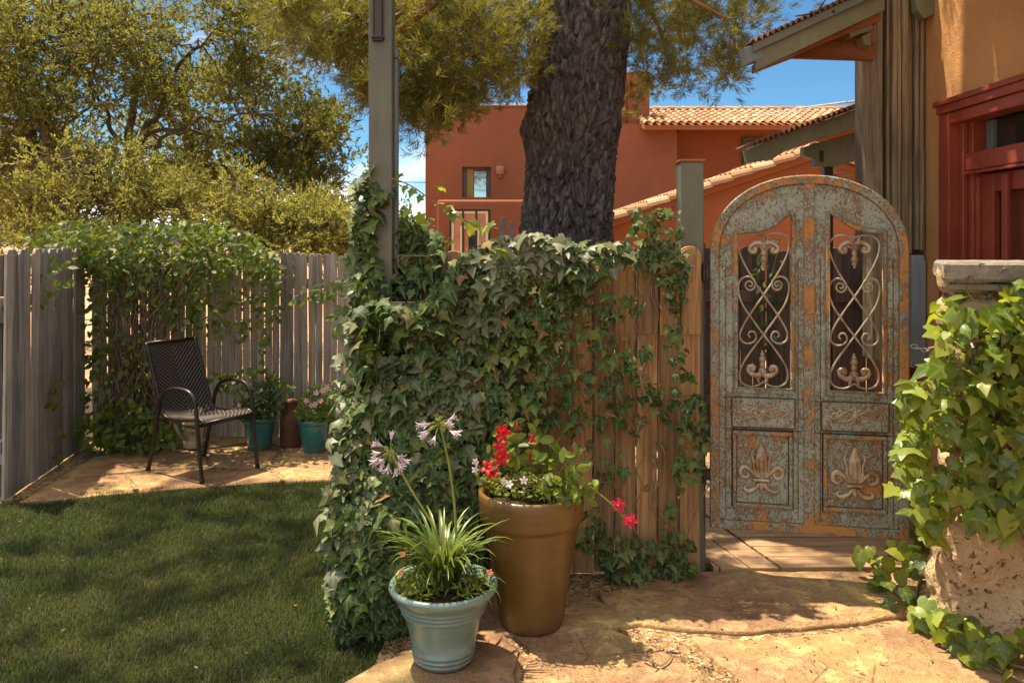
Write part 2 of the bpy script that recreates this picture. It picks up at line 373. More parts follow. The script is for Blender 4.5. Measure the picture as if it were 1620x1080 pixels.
c = a.ramp(g, [(.3, (.33,.21,.11)), (.55, (.46,.33,.19)), (.75, (.56,.44,.28))]); c = a.mix(pit, (.22,.12,.055), c)
M['lime'] = a.done(c, .85, a.bump(a.math('ADD', pit, a.noise(50, 5)), 1, .02), 0, .2)
a = N('pine_bark'); v = a.vec((9, 9, 3.2)); vo = a.voro(2.2, v, 'DISTANCE_TO_EDGE'); g = a.noise(4, 8, .7, a.vec((6, 6, 2.5)), .6); g3 = a.noise(30, 5, .7, a.vec((1, 1, .35)))
c = a.ramp(g, [(.30, (.018,.014,.013)), (.48, (.085,.070,.064)), (.62, (.175,.152,.143)), (.8, (.31,.285,.275))])
c = a.mix(.6, c, a.ramp(g3, [(.3, (.5,.48,.46)), (.7, (1.35,1.3,1.3))]), 'MULTIPLY')
M['pbark'] = a.done(c, .85, a.bump(a.math('ADD', g, a.math('MULTIPLY', g3, .8)), .9, .03), 0, .3)
a = N('juniper_bark'); g = a.noise(4, 8, .7, a.vec((10, 10, 1.5)), .5); c = a.ramp(g, [(.3, (.055,.04,.028)), (.55, (.16,.12,.085)), (.75, (.26,.21,.16))])
M['jbark'] = a.done(c, .9, a.bump(g, 1, .02), 0, .2)
a = N('orange_limb'); g = a.noise(10, 6); M['limb'] = a.done(a.ramp(g, [(.3, (.12,.06,.025)), (.7, (.30,.14,.05))]), .8, a.bump(g, .6, .01), 0, .2)
a = N('vine_stem'); g = a.noise(25, 5); M['stem'] = a.done(a.ramp(g, [(.3, (.10,.065,.04)), (.7, (.26,.19,.12))]), .8, None, 0, .2)
a = N('green_stalk'); g = a.noise(14, 4); M['stalk'] = a.done(a.ramp(g, [(.3, (.16,.20,.03)), (.7, (.26,.27,.06))]), .45, None, 0, .4, .15)
# old gate: verdigris paint flaking to rust
def rust_gate(name, bias, metal=.05):
    a = N(name)
    g = a.noise(6.0, 8, .68, None, .8); st = a.noise(58, 6, .7, a.vec((1.0, 1.0, .6), rot=(0, R(38), 0)), 2.2)
    fine = a.noise(70, 5, .7)
    base = a.mix(a.noise(7, 4), (.182,.214,.178), (.285,.31,.25))
    brown = a.mix(fine, (.085,.05,.03), (.19,.115,.065)); orange = a.mix(fine, (.27,.115,.03), (.40,.20,.06))
    f1 = a.ramp(a.math('ADD', st, a.math('MULTIPLY', a.math('SUBTRACT', g, .5), .55)), [(.485 - bias * .5, 0.0), (.56 - bias * .5, 1.0)])
    c = a.mix(f1, base, brown)
    f2 = a.ramp(a.math('ADD', g, a.math('MULTIPLY', fine, .22)), [(.70 - bias, 0.0), (.77 - bias, 1.0)])
    c = a.mix(f2, c, orange)
    c = a.mix(.5, c, a.ramp(fine, [(.3, (.7,.7,.7)), (.7, (1.2,1.2,1.2))]), 'MULTIPLY')
    h = a.math('ADD', a.math('MULTIPLY', f1, -.6), a.math('MULTIPLY', fine, .5))
    return a.done(c, a.ramp(g, [(.3, .45), (.7, .75)]), a.bump(h, .55, .003), metal, .4)
M['gate'] = rust_gate('verdigris_gate_metal', 0.0)
M['gaterim'] = rust_gate('rusted_gate_rim', .088)
M['gateorn'] = rust_gate('rusted_ornament', .10, .05)
a = N('scroll_iron'); g = a.noise(18, 6, .65); M['scroll'] = a.done(a.ramp(g, [(.3, (.13,.075,.035)), (.5, (.26,.20,.14)), (.7, (.36,.33,.27))]), .5, a.bump(g, .4, .003), .1, .5)
a = N('relief_metal'); g = a.noise(14, 6, .65); M['relief'] = a.done(a.ramp(g, [(.30, (.13,.07,.035)), (.46, (.25,.165,.10)), (.60, (.35,.31,.235)), (.74, (.33,.19,.08))]), .38, a.bump(g, .5, .003), .25, .5)
M['rustshade'] = paint('rust_seam_and_shade_line', (.04,.024,.014), (.075,.04,.02), 18, .7)  # dark brown for seams, and for shade drawn around gate panels
M['iron'] = paint('black_iron', (.012,.010,.010), (.03,.022,.018), 14, .45)
M['chain'] = paint('galvanised_chain', (.5,.48,.45), (.35,.33,.31), 20, .35)
M['bluemetal'] = paint('blue_grey_metal', (.20,.235,.27), (.26,.29,.32), 5, .45)
M['meter'] = paint('meter_glass', (.35,.36,.38), (.25,.26,.28), 5, .2)
a = N('dark_glass'); M['glass'] = a.done(a.ramp(a.noise(1.2, 3), [(.4, (.02,.022,.02)), (.7, (.05,.04,.03))]), .06, None, 0, .6)
a = N('window_reflection_glass'); M['skyglass'] = a.done((.25,.38,.42), .04, None, .9, .8)
M['chairframe'] = paint('brown_powder_coat', (.020,.013,.010), (.034,.022,.016), 12, .35)
a = N('woven_sling')
sx = a.n('ShaderNodeSeparateXYZ'); a.l(a.co.outputs['Object'], sx.inputs[0])
ab = a.math('ABSOLUTE', sx.outputs[1]); zz = a.math('ADD', sx.outputs[2], a.math('MULTIPLY', sx.outputs[0], -1.0))
wv = a.math('SINE', a.math('MULTIPLY', a.math('ADD', ab, a.math('MULTIPLY', zz, -.8)), 185))
w2 = a.noise(120, 3, .6)
c = a.mix(a.ramp(wv, [(.2, 0.0), (.8, 1.0)]), (.011,.007,.005), (.10,.064,.045)); c = a.mix(a.ramp(w2, [(.66, 0.0), (.74, .35)]), c, (.3,.22,.17))
M['sling'] = a.done(c, .65, a.bump(wv, .8, .004), 0, .4)
def glaze(name, c1, c2, c3, rough=.25, coat=.5, band=26, bump=.15):
    a = N(name); g = a.noise(5, 6, .6); b = a.noise(3, 6, .6, a.vec((2, 2, band)))
    c = a.mix(a.ramp(g, [(.35, 0.0), (.65, 1.0)]), c1, c2); c = a.mix(a.ramp(b, [(.45, 0.0), (.75, .6)]), c, c3)
    sz = a.n('ShaderNodeSeparateXYZ'); a.l(a.co.outputs['Object'], sz.inputs[0]); dust = a.math('SUBTRACT', a.noise(16, 7, .72), a.math('MULTIPLY', sz.outputs[2], 1.6))
    c = a.mix(a.ramp(dust, [(.40, 0.0), (.56, .55)]), c, (.16, .10, .055))
    sp = a.noise(30, 6, .7); c = a.mix(a.ramp(sp, [(.66, 0.0), (.75, .5)]), c, (.30,.27,.2))
    return a.done(c, rough, a.bump(a.math('ADD', b, a.math('MULTIPLY', sp, .2)), bump, .006), 0, .5, coat=coat)
M['bluepot'] = glaze('blue_green_glaze', (.115,.185,.16), (.15,.22,.185), (.19,.225,.17), .3, .4)
M['tealpot'] = glaze('teal_glaze', (.012,.115,.115), (.02,.165,.15), (.03,.13,.10), .22, .6)
M['bronze'] = glaze('bronze_brown_clay', (.095,.048,.010), (.135,.070,.014), (.165,.095,.024), .42, .12, 60, .16)
a = N('rusty_can'); g = a.noise(9, 7, .65); M['rustcan'] = a.done(a.ramp(g, [(.3, (.07,.03,.018)), (.6, (.15,.065,.036)), (.75, (.22,.11,.07))]), .75, a.bump(g, .4, .005), .2, .3)
a = N('cream_enamel'); g = a.noise(7, 7, .65); M['cream'] = a.done(a.ramp(g, [(.36, (.14,.08,.03)), (.46, (.42,.36,.22)), (.7, (.5,.45,.30))]), .5, None, 0, .4)
a = N('potting_soil'); M['psoil'] = a.done(a.ramp(a.noise(40, 5), [(.3, (.02,.013,.008)), (.7, (.07,.045,.025))]), .95, a.bump(a.noise(60, 4), 1, .02), 0, .1)
M['ridge'] = stucco('far_hill', (.17,.15,.20), (.24,.19,.22), .02, .3, 1)
M['brickred'] = paint('brick_red_panel', (.36,.15,.08), (.44,.22,.13), 3, .8, .6)
M['whitetrim'] = paint('cream_trim', (.55,.48,.34), (.6,.52,.4), 3, .6)
M['slate'] = paint('slate_grey', (.06,.06,.065), (.10,.10,.11), 3, .6)
M['terracotta'] = paint('terracotta', (.30,.13,.075), (.38,.19,.12), 9, .75)
M['litter'] = leafmat('dry_leaf', [(.10,.05,.02), (.2,.11,.04), (.06,.035,.018), (.28,.18,.08)], (.2,.1,.04), .15, .8, .1, False)
# ------------------------------------------------------------------ the setting: ground, lawn, stone, deck
m = MB(); m.box(-400, 400, -60, 900, -1.0, -0.03); kind(m.build('ground', M['dirt']), 'structure')
lawn_poly = [(-6.5, .8), (-.95, .8), (-.80, 2.9), (-.45, 3.35), (-.42, 4.1), (-.9, 5.0), (-1.3, 5.85), (-2.15, 5.72), (-3.0, 5.5), (-3.34, 5.38), (-3.5, 5.3), (-6.5, 5.3)]
m = MB(); m.prism(lawn_poly, -0.028, -0.005, 'z'); kind(m.build('lawn', M['soil']), 'structure')

def stones(name, polys, z0, z1, jit=.016, amp=.004):
    """flagstones as one path: each irregular slab has its own thickness, tilt and broken edge"""
    bm = bmesh.new()
    for q in polys:
        pts = []
        n = len(q)
        for i in range(n):
            a, b = Vector(q[i]), Vector(q[(i + 1) % n]); L_ = (b - a).length; k = max(2, int(L_ / .05))
            nn = Vector((b.y - a.y, a.x - b.x)).normalized()
            for j in range(k):
                p = a.lerp(b, j / k); w = 0 if j == 0 else 1
                o = (mnoise.noise(Vector((p.x * 6, p.y * 6, 3))) * 1.3 + mnoise.noise(Vector((p.x * 21, p.y * 21, 8))) * .6) * jit * w
                pts.append(p + nn * o)
        c = sum(pts, Vector((0, 0))) / len(pts)
        dz = random.uniform(-amp, amp)
        rings = []
        for sc_, z in ((1.0, z0), (1.0, z1 - .012 + dz), (.992, z1 - .003 + dz), (.975, z1 + dz), (.6, z1 + dz + .002), (.25, z1 + dz + .001)):
            rings.append([bm.verts.new((c.x + (p.x - c.x) * sc_, c.y + (p.y - c.y) * sc_, z + (mnoise.noise(Vector((p.x * 5 * sc_, p.y * 5 * sc_, 1))) * .004 if z > z0 + .01 else 0))) for p in pts])
        m_ = len(pts)
        for r0, r1 in zip(rings, rings[1:]):
            for i in range(m_): bm.faces.new((r0[i], r0[(i+1) % m_], r1[(i+1) % m_], r1[i]))
        bm.faces.new(rings[-1])
    bmesh.ops.recalc_face_normals(bm, faces=bm.faces)
    me = bpy.data.meshes.new(name); bm.to_mesh(me); bm.free()
    o = place(me, name, M['flag'], None); kind(o, 'structure')
    for p_ in me.polygons: p_.use_smooth = True
    return o
def gp2(pp, z): return [tuple(G(x, y, z)[:2]) for x, y in pp]
zs = .03
walk = [
 [(520,1092),(596,1048),(640,1030),(700,1008),(784,990),(822,1026),(812,1062),(822,1100),(822,1140),(500,1140)],
 [(797,984),(905,948),(938,952),(955,988),(1038,1022),(1092,1052),(1140,1095),(1170,1140),(836,1140),(828,1066),(838,1028)],
 [(945,938),(1005,930),(1030,908),(1118,903),(1240,903),(1390,902),(1490,930),(1500,958),(1350,984),(1180,999),(1075,993),(970,976)],
 [(1092,1005),(1190,1010),(1360,995),(1512,968),(1660,1010),(1700,1140),(1215,1140),(1165,1070),(1118,1032)],
]
walk = [gp2(p, zs) for p in walk]
walk += [[(-.85,2.1),(-.68,2.82),(.02,2.84),(.05,2.2),(-.3,2.0)], [(.09,2.2),(.07,2.84),(.72,2.84),(1.0,2.3),(.6,2.05)], [(1.05,2.3),(.80,2.83),(1.95,2.84),(2.2,2.2),(1.6,2.0)],
         [(.62,3.62),(.16,4.08),(-.5,4.02),(-.6,3.8),(-.3,3.55),(.1,3.5)]]
stones('walkway', walk, -.02, zs)
m = MB(); m.prism([(-.9,1.9),(2.45,1.9),(2.45,4.215),(-.5,4.215),(-.55,3.3),(-.75,2.9)], -.025, .012, 'z'); kind(m.build('path_grit', M['grit']), 'structure')
zp = .02
pat = [
 [(28,794),(92,757),(195,750),(215,777),(120,786)], [(97,753),(150,722),(228,707),(320,713),(330,737),(240,742),(195,746)],
 [(202,749),(245,746),(335,742),(428,744),(446,760),(330,768),(222,777)], [(337,736),(327,711),(400,701),(438,709),(434,722),(427,739)],
 [(446,722),(452,707),(520,706),(566,716),(570,757),(457,761),(438,742)], [(230,704),(350,690),(440,688),(560,690),(560,704),(450,705),(400,698),(322,709)]]
stones('patio', [gp2(p, zp) for p in pat], -.02, zp, .012, .003)
m = MB(); m.prism([(-3.34,5.5),(-2.9,5.58),(-2.1,5.83),(-1.2,5.95),(-1.0,7.15),(-3.6,7.15),(-3.52,6.6)], -.025, .006, 'z'); kind(m.build('patio_grit', M['grit']), 'structure')

# deck behind the gate: boards run diagonally on the left, straight across on the right
m = MB(); T = lambda v: v
dk = MB()
def board(dkm, a, b, w, z0, z1):
    a, b = Vector(a), Vector(b); d = (b - a).normalized(); nn = Vector((-d.y, d.x)) * w / 2
    q = [a - nn, b - nn, b + nn, a + nn]; dkm.prism([(p.x, p.y) for p in q], z0, z1, 'z')
A_, B_ = G(1130, 838, .04), G(1255, 917, .04)
dirv = Vector((B_.x - A_.x, B_.y - A_.y)).normalized(); perp = Vector((-dirv.y, dirv.x))
def clipboards():
    objs = []
    seam0 = Vector(G(1150, 838, .04)[:2]); seam1 = Vector(G(1262, 916, .04)[:2])
    d = (seam1 - seam0).normalized(); nn = Vector((d.y, -d.x))
    if nn.x > 0: nn = -nn
    for i in range(9):                                              # diagonal boards left of the seam
        c = seam1 + nn * (.075 + i * .15)
        poly = []
        a = c - d * 3.2; b = c + d * .9
        q = [a - nn * .071, b - nn * .071, b + nn * .071, a + nn * .071]
        # clip at y >= 4.22
        out = []
        for k in range(4):
            p, r_ = q[k], q[(k + 1) % 4]
            if p.y >= 4.22: out.append(p)
            if (p.y >= 4.22) != (r_.y >= 4.22):
                t = (4.22 - p.y) / (r_.y - p.y); out.append(p.lerp(r_, t))
        q, out = out, []
        for k in range(len(q)):
            p, r_ = q[k], q[(k + 1) % len(q)]
            if p.x >= 1.035: out.append(p)
            if (p.x >= 1.035) != (r_.x >= 1.035): out.append(p.lerp(r_, (1.035 - p.x) / (r_.x - p.x)))
        if len(out) > 2: dk.prism([(p.x, p.y) for p in out], .0, .038 + random.uniform(-.002, .002), 'z')
    y = 4.225
    while y < 7.0:                                                  # straight boards right of the seam
        xl = lambda yy: (seam1 + d * ((yy - seam1.y) / d.y)).x + .012
        dk.prism([(xl(y), y), (3.3, y), (3.3, y + .138), (xl(y + .138), y + .138)], .0, .038 + random.uniform(-.002, .002), 'z'); y += .146
clipboards()
a = N('deck_planks'); sxy = a.vec((1.2, 9, 3)); g = a.noise(3, 8, .65, sxy, .5); rr = a.island(); g2 = a.noise(3, 4)
c = a.ramp(g, [(.3, (.19,.115,.06)), (.55, (.36,.23,.125)), (.75, (.46,.32,.19))]); c = a.mix(1.0, c, a.ramp(rr, [(0, (.75,.75,.78)), (1, (1.15,1.1,1.05))]), 'MULTIPLY')
c = a.mix(.5, c, a.ramp(g2, [(.35, (.6,.56,.52)), (.65, (1.1,1.1,1.1))]), 'MULTIPLY')
kind(dk.build('deck', a.done(c, .75, a.bump(g, .7, .006), 0, .25), None, bevel=.004), 'structure')
m = MB(); m.box(.6, 3.4, 4.2, 7.0, -.03, -.004); kind(m.build('deck_base', M['soil']), 'structure')

# ------------------------------------------------------------------ fences: every picket a part of its fence
def picket_mesh(w, h, t, kindp, seed):
    rd = random.Random(seed); k = 9
    if kindp == 'dog': top = [(-w/2, h - w*.35), (-w*.22, h), (w*.22, h), (w/2, h - w*.35)]
    elif kindp == 'round': top = [(-w/2*math.cos(i*math.pi/8), h - w*.32 + w*.32*math.sin(i*math.pi/8)) for i in range(9)]
    else: top = [(-w/2, h - rd.uniform(0, .012)), (w/2, h - rd.uniform(0, .012))]
    lo = rd.uniform(0, .012)
    le = [(-w/2 + rd.uniform(-.0015, .0015), lo + (h*.9 - lo) * i / k) for i in range(k)]
    ri = [(w/2 + rd.uniform(-.0015, .0015), lo + (h*.9 - lo) * i / k) for i in range(k)][::-1]
    poly = le + top + ri
    mb = MB(); mb.prism(poly, -t/2, t/2, 'y'); me = mb.mesh('picket')
    return me
def pickets(t, path, w, pitch, h0, th, mt, kindp, hj=.015, z0=0., variants=7, tilt=.006, ystag=.0):
    """pickets standing along a polyline in the thing's own space"""
    mes = [picket_mesh(w, 1.0 * h0 + random.uniform(-hj, hj), th, kindp, i) for i in range(variants)]
    for q in mes: q.materials.append(mt)
    pts = [Vector(p) for p in path]; seg = [(pts[i+1] - pts[i]).length for i in range(len(pts)-1)]; tot = sum(seg)
    n = int(tot / pitch); s = pitch / 2
    for i in range(n):
        d = s + i * pitch; k = 0
        while k < len(seg) - 1 and d > seg[k]: d -= seg[k]; k += 1
        a, b = pts[k], pts[k+1]; p = a.lerp(b, min(1, d / seg[k])); dr = (b - a).normalized()
        o = bpy.data.objects.new('picket', random.choice(mes)); C.objects.link(o); o.parent = t
        o.location = (p.x, p.y + random.uniform(-.003, .003) + (ystag if i % 2 else 0), p.z + z0)
        o.rotation_euler = (random.uniform(-tilt, tilt), random.uniform(-tilt, tilt), math.atan2(dr.y, dr.x) + random.uniform(-.02, .02))
        md = o.modifiers.new('bevel', 'BEVEL'); md.width = .003; md.segments = 1; md.limit_method = 'ANGLE'
def rail(t, path, z, off, hh, tt, mt):
    pts = [Vector(p) for p in path]
    for a, b in zip(pts, pts[1:]):
        dr = (b - a).normalized(); nn = Vector((-dr.y, dr.x, 0)) * off
        mb = MB(); L_ = (b - a).length
        Tm = Matrix.Translation(a + nn + Vector((0, 0, z))) @ Matrix.Rotation(math.atan2(dr.y, dr.x), 4, 'Z')
        mb.box(0, L_, -tt/2, tt/2, -hh/2, hh/2, Tm); mb.build('rail', mt, t, bevel=.003)

t = thing('picket_fence', 'weathered grey picket fence panel end-on at the lawn edge, left of the chair', 'fence', (-3.36, 5.42, 0))
pa = [(0, 0, 0), (-.07, .55, 0), (-.15, 1.0, 0), (-.19, 1.45, 0)]
pickets(t, pa, .0985, .1005, 1.665, .018, M['fgrey'], 'dog', .012, 0, 8, .012)
rail(t, pa, .35, .03, .085, .035, M['fgrey']); rail(t, pa, 1.30, .03, .085, .035, M['fgrey'])
t = thing('picket_fence', 'long grey picket fence with sunlit slits, behind the brown chair and teal pots', 'fence', (-3.53, 6.9, 0))
pb = [(0, 0, 0), (.22, .20, 0), (.6, .26, 0), (3.1, .22, 0)]
pickets(t, pb, .0575, .0635, 1.61, .018, M['fgrey'], 'dog', .02, 0, 9, .007)
rail(t, pb, .38, .035, .085, .035, M['fgrey']); rail(t, pb, 1.35, .035, .085, .035, M['fgrey'])

FY = 4.20
t = thing('picket_fence', 'warm brown round-topped picket fence draped in dark ivy, behind the tall brown planter', 'fence', (-.68, FY, 0))
pc = [(0, 0, 0), (1.645, 0, 0)]
pickets(t, pc, .103, .1095, 1.665, .02, M['fbrown'], 'round', .03, .02, 8, .006)
rail(t, pc, .35, .035, .09, .04, M['fbrown']); rail(t, pc, 1.35, .035, .09, .04, M['fbrown'])
shorts = [(-.06, 0), (.05, 0), (1.37, 0), (1.48, 0), (1.59, 0), (.30, 0), (.52, -.06), (.64, -.06)]
mesh_s = [picket_mesh(.098, .44 + .01*i, .019, 'round', 40+i) for i in range(4)]
for q in mesh_s: q.materials.append(M['fbrown'])
for i, (x, dz) in enumerate(shorts):
    o = bpy.data.objects.new('short_board', mesh_s[i % 4]); C.objects.link(o); o.parent = t; o.location = (x, -.024, 1.235 + dz)
    o.rotation_euler = (0, random.uniform(-.008, .008), 0)

t = thing('picket_fence', 'picket fence toned dark for shade, seen through the grilles of the arched gate', 'fence', (.75, 6.9, 0))
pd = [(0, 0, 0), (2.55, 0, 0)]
pickets(t, pd, .10, .106, 1.66, .02, M['fdark'], 'round', .02, 0, 6, .006)  # dark wood tone paints the shade these pickets stand in
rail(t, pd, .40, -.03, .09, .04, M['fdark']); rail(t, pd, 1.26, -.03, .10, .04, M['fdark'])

def post(name, label, cx, cy, w, h, mt, capmt=None, z0=-.1):
    t = thing(name, label, 'post', (cx, cy, 0))
    mb = MB(); mb.box(-w/2, w/2, -w/2, w/2, z0, h); mb.build('shaft', mt, t, bevel=.006)
    if capmt:
        mb = MB(); mb.box(-w/2-.006, w/2+.006, -w/2-.006, w/2+.006, h, h+.012); mb.build('cap', capmt, t, bevel=.002)
    return t
xA = (603.5 - 810) / F * 4.12; xB = (1093.5 - 810) / F * 4.26
t = post('wooden_post', 'tall sage painted post rising out of the picture from the ivy', xA, 4.14, .117, 3.6, M['sage'])
mb = MB(); mb.box(.0595, .078, .0, .05, 1.0, 2.69); mb.build('conduit_board', M['sageblue'], t, bevel=.004)
mb = MB(); mb.box(.060, .0785, -.003, .055, 2.63, 2.637); mb.build('strap_band', M['iron'], t)
t = post('wooden_post', 'shorter sage painted post beside the arched gate', xB, 4.292, .12, 2.12, M['sage'], M['soffit'])
mb = MB(); mb.box(.062, .075, -.03, .03, -.1, 1.7); mb.build('hinge_strip', M['fdark'], t)
# lantern on the tall post
tl = thing('wall_lantern', 'black iron lantern mounted high on the tall sage post', 'lantern', (xA - .008, 4.085, 2.70))
mb = MB(); mb.box(-.028, .024, -.035, .0, .0, .012); mb.box(-.033, .03, -.042, .0, .012, .02); mb.build('bracket_base', M['iron'], tl, bevel=.002)
mb = MB()
for x in (-.024, .016): mb.box(x, x + .007, -.034, -.004, .02, .36)
mb.box(-.024, .023, -.036, -.004, .36, .375); mb.build('cage', M['iron'], tl, bevel=.001)
mb = MB(); mb.box(-.017, .016, -.028, -.008, .02, .355); mb.build('amber_glass', paint('amber_glass', (.05,.02,.008), (.09,.035,.012), 8, .15), tl)

t = thing('wooden_rail_fence', 'dark brown post and rails at the far left edge behind the grey fence end', 'fence', (-3.53, 5.66, 0))
mb = MB(); mb.box(-.05, .05, -.05, .05, 0, 1.62); mb.build('post', M['fdark'], t, bevel=.004)
mb = MB(); mb.box(-1.5, .10, -.085, -.052, 1.16, 1.24); mb.build('rail', M['fdark'], t, bevel=.003)
mb = MB(); mb.box(-1.5, .13, -.085, -.052, .20, .31); mb.build('rail', M['fgrey'], t, bevel=.003)

# planter box on the fence rail
t = thing('planter_box', 'small brown wooden planter box half hidden in ivy beside the tall sage post', 'planter', (-.47, 4.04, 1.275))
mb = MB(); mb.box(-.12, .14, -.10, -.085, 0, .13); mb.box(-.12, .14, .085, .10, 0, .13); mb.box(-.12, -.105, -.085, .085, 0, .13); mb.box(.125, .14, -.085, .085, 0, .13); mb.box(-.105, .125, -.085, .085, 0, .012)
mb.build('box', M['fbrown'], t, bevel=.003)
mb = MB(); mb.box(-.13, .15, -.112, -.080, .13, .145); mb.box(-.13, .15, .080, .112, .13, .145); mb.build('rim', M['beamwood'], t, bevel=.003)
mb = MB(); mb.box(-.104, .124, -.084, .084, .012, .10); mb.build('soil', M['psoil'], t)

# ------------------------------------------------------------------ arched gate (local: x across, y depth, z up)
GL = Vector((1.011, 4.20, .256)); GA = math.atan2(-.18, .928); GW, GH, GS = .945, 1.785, 1.39
gt = thing('arched_gate', 'arched double-panel metal gate with verdigris paint flaking to rust, standing ajar', 'gate', GL, GA)
def gl(px, py):
    tt = (px - 810) / F; u = (F*0 + 4.2 * tt - 1.011) / (.928 + .18 * tt); d = 4.2 - .18 * u
    return u * GW, EYE - (py - 385) / F * d - .256
def arch(off, n=40, zb=0.0):
    cx = GW / 2; a = GW / 2 - off; b = GH - GS - off; pts = [(off, zb + off), (GW - off, zb + off)]
    for i in range(n + 1):
        th = math.pi * i / n; c_, s_ = math.cos(th), math.sin(th)
        pts.append((cx + a * math.copysign(abs(c_) ** .93, c_), GS + b * abs(s_) ** .93))
    return pts
def plate(loops, depth, bevel=.003):
    cu = bpy.data.curves.new('tmp', 'CURVE'); cu.dimensions = '2D'; cu.fill_mode = 'BOTH'; cu.extrude = depth / 2 - bevel; cu.bevel_depth = bevel; cu.bevel_resolution = 1
    cu.offset = -bevel
    for lp in loops:
        s = cu.splines.new('POLY'); s.points.add(len(lp) - 1); s.use_cyclic_u = True
        for i, p in enumerate(lp): s.points[i].co = (p[0], p[1], 0, 1)
    o = bpy.data.objects.new('tmp', cu); C.objects.link(o)
    dg = bpy.context.evaluated_depsgraph_get(); me = bpy.data.meshes.new_from_object(o.evaluated_get(dg))
    bpy.data.objects.remove(o); me.transform(Matrix.Rotation(R(90), 4, 'X')); me.materials.clear(); return me
def opening(side):
    if side == 0:
        pts = [gl(1163.6, 612), gl(1254, 615), gl(1254, 336), gl(1249, 337)]; c = [gl(1238, 344), gl(1222, 357), gl(1200, 364), gl(1180, 366)]; e = gl(1163.6, 367)
        return pts + c + [e]
    pts = [gl(1309, 617), gl(1398.5, 621), gl(1398.5, 367)]; c = [gl(1384, 366), gl(1366, 364), gl(1346, 357), gl(1328, 345), gl(1315, 337)]
    return pts + c + [gl(1309, 336)]
def smooth_open(side):
    p = opening(side)
    if side == 0: crv = spline([(*q, 0) for q in p[3:]], 4); return p[:3] + [(v.x, v.y) for v in crv]
    crv = spline([(*q, 0) for q in p[2:8]], 4); return p[:2] + [(v.x, v.y) for v in crv] + [p[8]]
O0, O1 = smooth_open(0), smooth_open(1)
RW = .045
place(plate([arch(0), arch(RW)], .05, .006), 'rim', M['gaterim'], gt)
place(plate([arch(RW + .001), O0, O1], .024, .002), 'panel', M['gate'], gt)
for lp in (O0, O1):
    big = [(p[0], p[1]) for p in lp]; cx = sum(p[0] for p in big)/len(big); cz = sum(p[1] for p in big)/len(big)
    mb = MB(); n_ = 8; q = [(p[0], -.014, p[1]) for p in lp]; mb.tube(q, .012, 8, None, True)
    ex = [(cx + (p[0]-cx)*1.075, -.0125, cz + (p[1]-cz)*1.035) for p in lp]; mb.tube(ex, .005, 6, None, True)
    mb.build('opening_moulding', M['gaterim'], gt, smooth=True)
u0, u1 = gl(1271, 560)[0], gl(1288, 560)[0]
mb = MB(); mb.box(u0, u1, -.021, .019, RW - .005, GH - RW + .004); mb.build('centre_stile', M['gaterim'], gt, bevel=.004)
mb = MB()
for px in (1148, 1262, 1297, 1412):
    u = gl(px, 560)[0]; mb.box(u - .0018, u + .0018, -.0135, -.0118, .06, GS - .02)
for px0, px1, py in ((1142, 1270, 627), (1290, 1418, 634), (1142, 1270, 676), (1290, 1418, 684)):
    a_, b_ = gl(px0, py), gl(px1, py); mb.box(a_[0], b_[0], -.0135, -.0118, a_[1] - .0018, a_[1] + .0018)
mb.build('seam_line', M['rustshade'], gt)

def spiral(cx, cz, r0, r1, a0, turns, n=26):
    return [(cx + (r0 + (r1 - r0) * i / n) * math.cos(a0 + turns * 2 * math.pi * i / n), 0, cz + (r0 + (r1 - r0) * i / n) * math.sin(a0 + turns * 2 * math.pi * i / n)) for i in range(n + 1)]
def q7(x, y): p = gl(1090 + x * .398, 250 + y * .398); return (p[0], 0, p[1])
def scrolls(t, dx, dy, cx):
    s1 = [(297, 312), (280, 303), (250, 299), (218, 306), (198, 330), (200, 372), (222, 425), (260, 490), (297, 545), (340, 605), (375, 660), (391, 700), (385, 726), (362, 737), (337, 730), (326, 711), (334, 692), (350, 690), (358, 703), (350, 712)]
    # the second S: curl at the upper left, bulging left, crossing, down to the lower right, back to the foot
    curl = [(238, 507), (249, 509), (252, 498), (240, 489), (226, 497), (226, 514), (242, 525), (260, 515), (263, 494), (250, 476), (228, 471), (207, 482), (196, 508), (199, 545), (217, 590), (255, 645), (297, 702), (345, 765), (378, 815), (392, 855), (386, 890), (358, 907), (325, 905), (297, 888)]
    r_ = .0049
    mid = 297
    for pts in (s1, curl):
        for mir in (False, True):
            pp = [((2*mid - x) if mir else x, y) for x, y in pts]
            c3 = [q7(x + dx, y + dy) for x, y in pp]
            off = .0035 if mir else -.0035
            mb = MB(); mb.tube([(v.x, v.y + off, v.z) for v in spline(c3, 6)], r_, 8); mb.build('scroll_bar', M['scroll'], t, smooth=True)
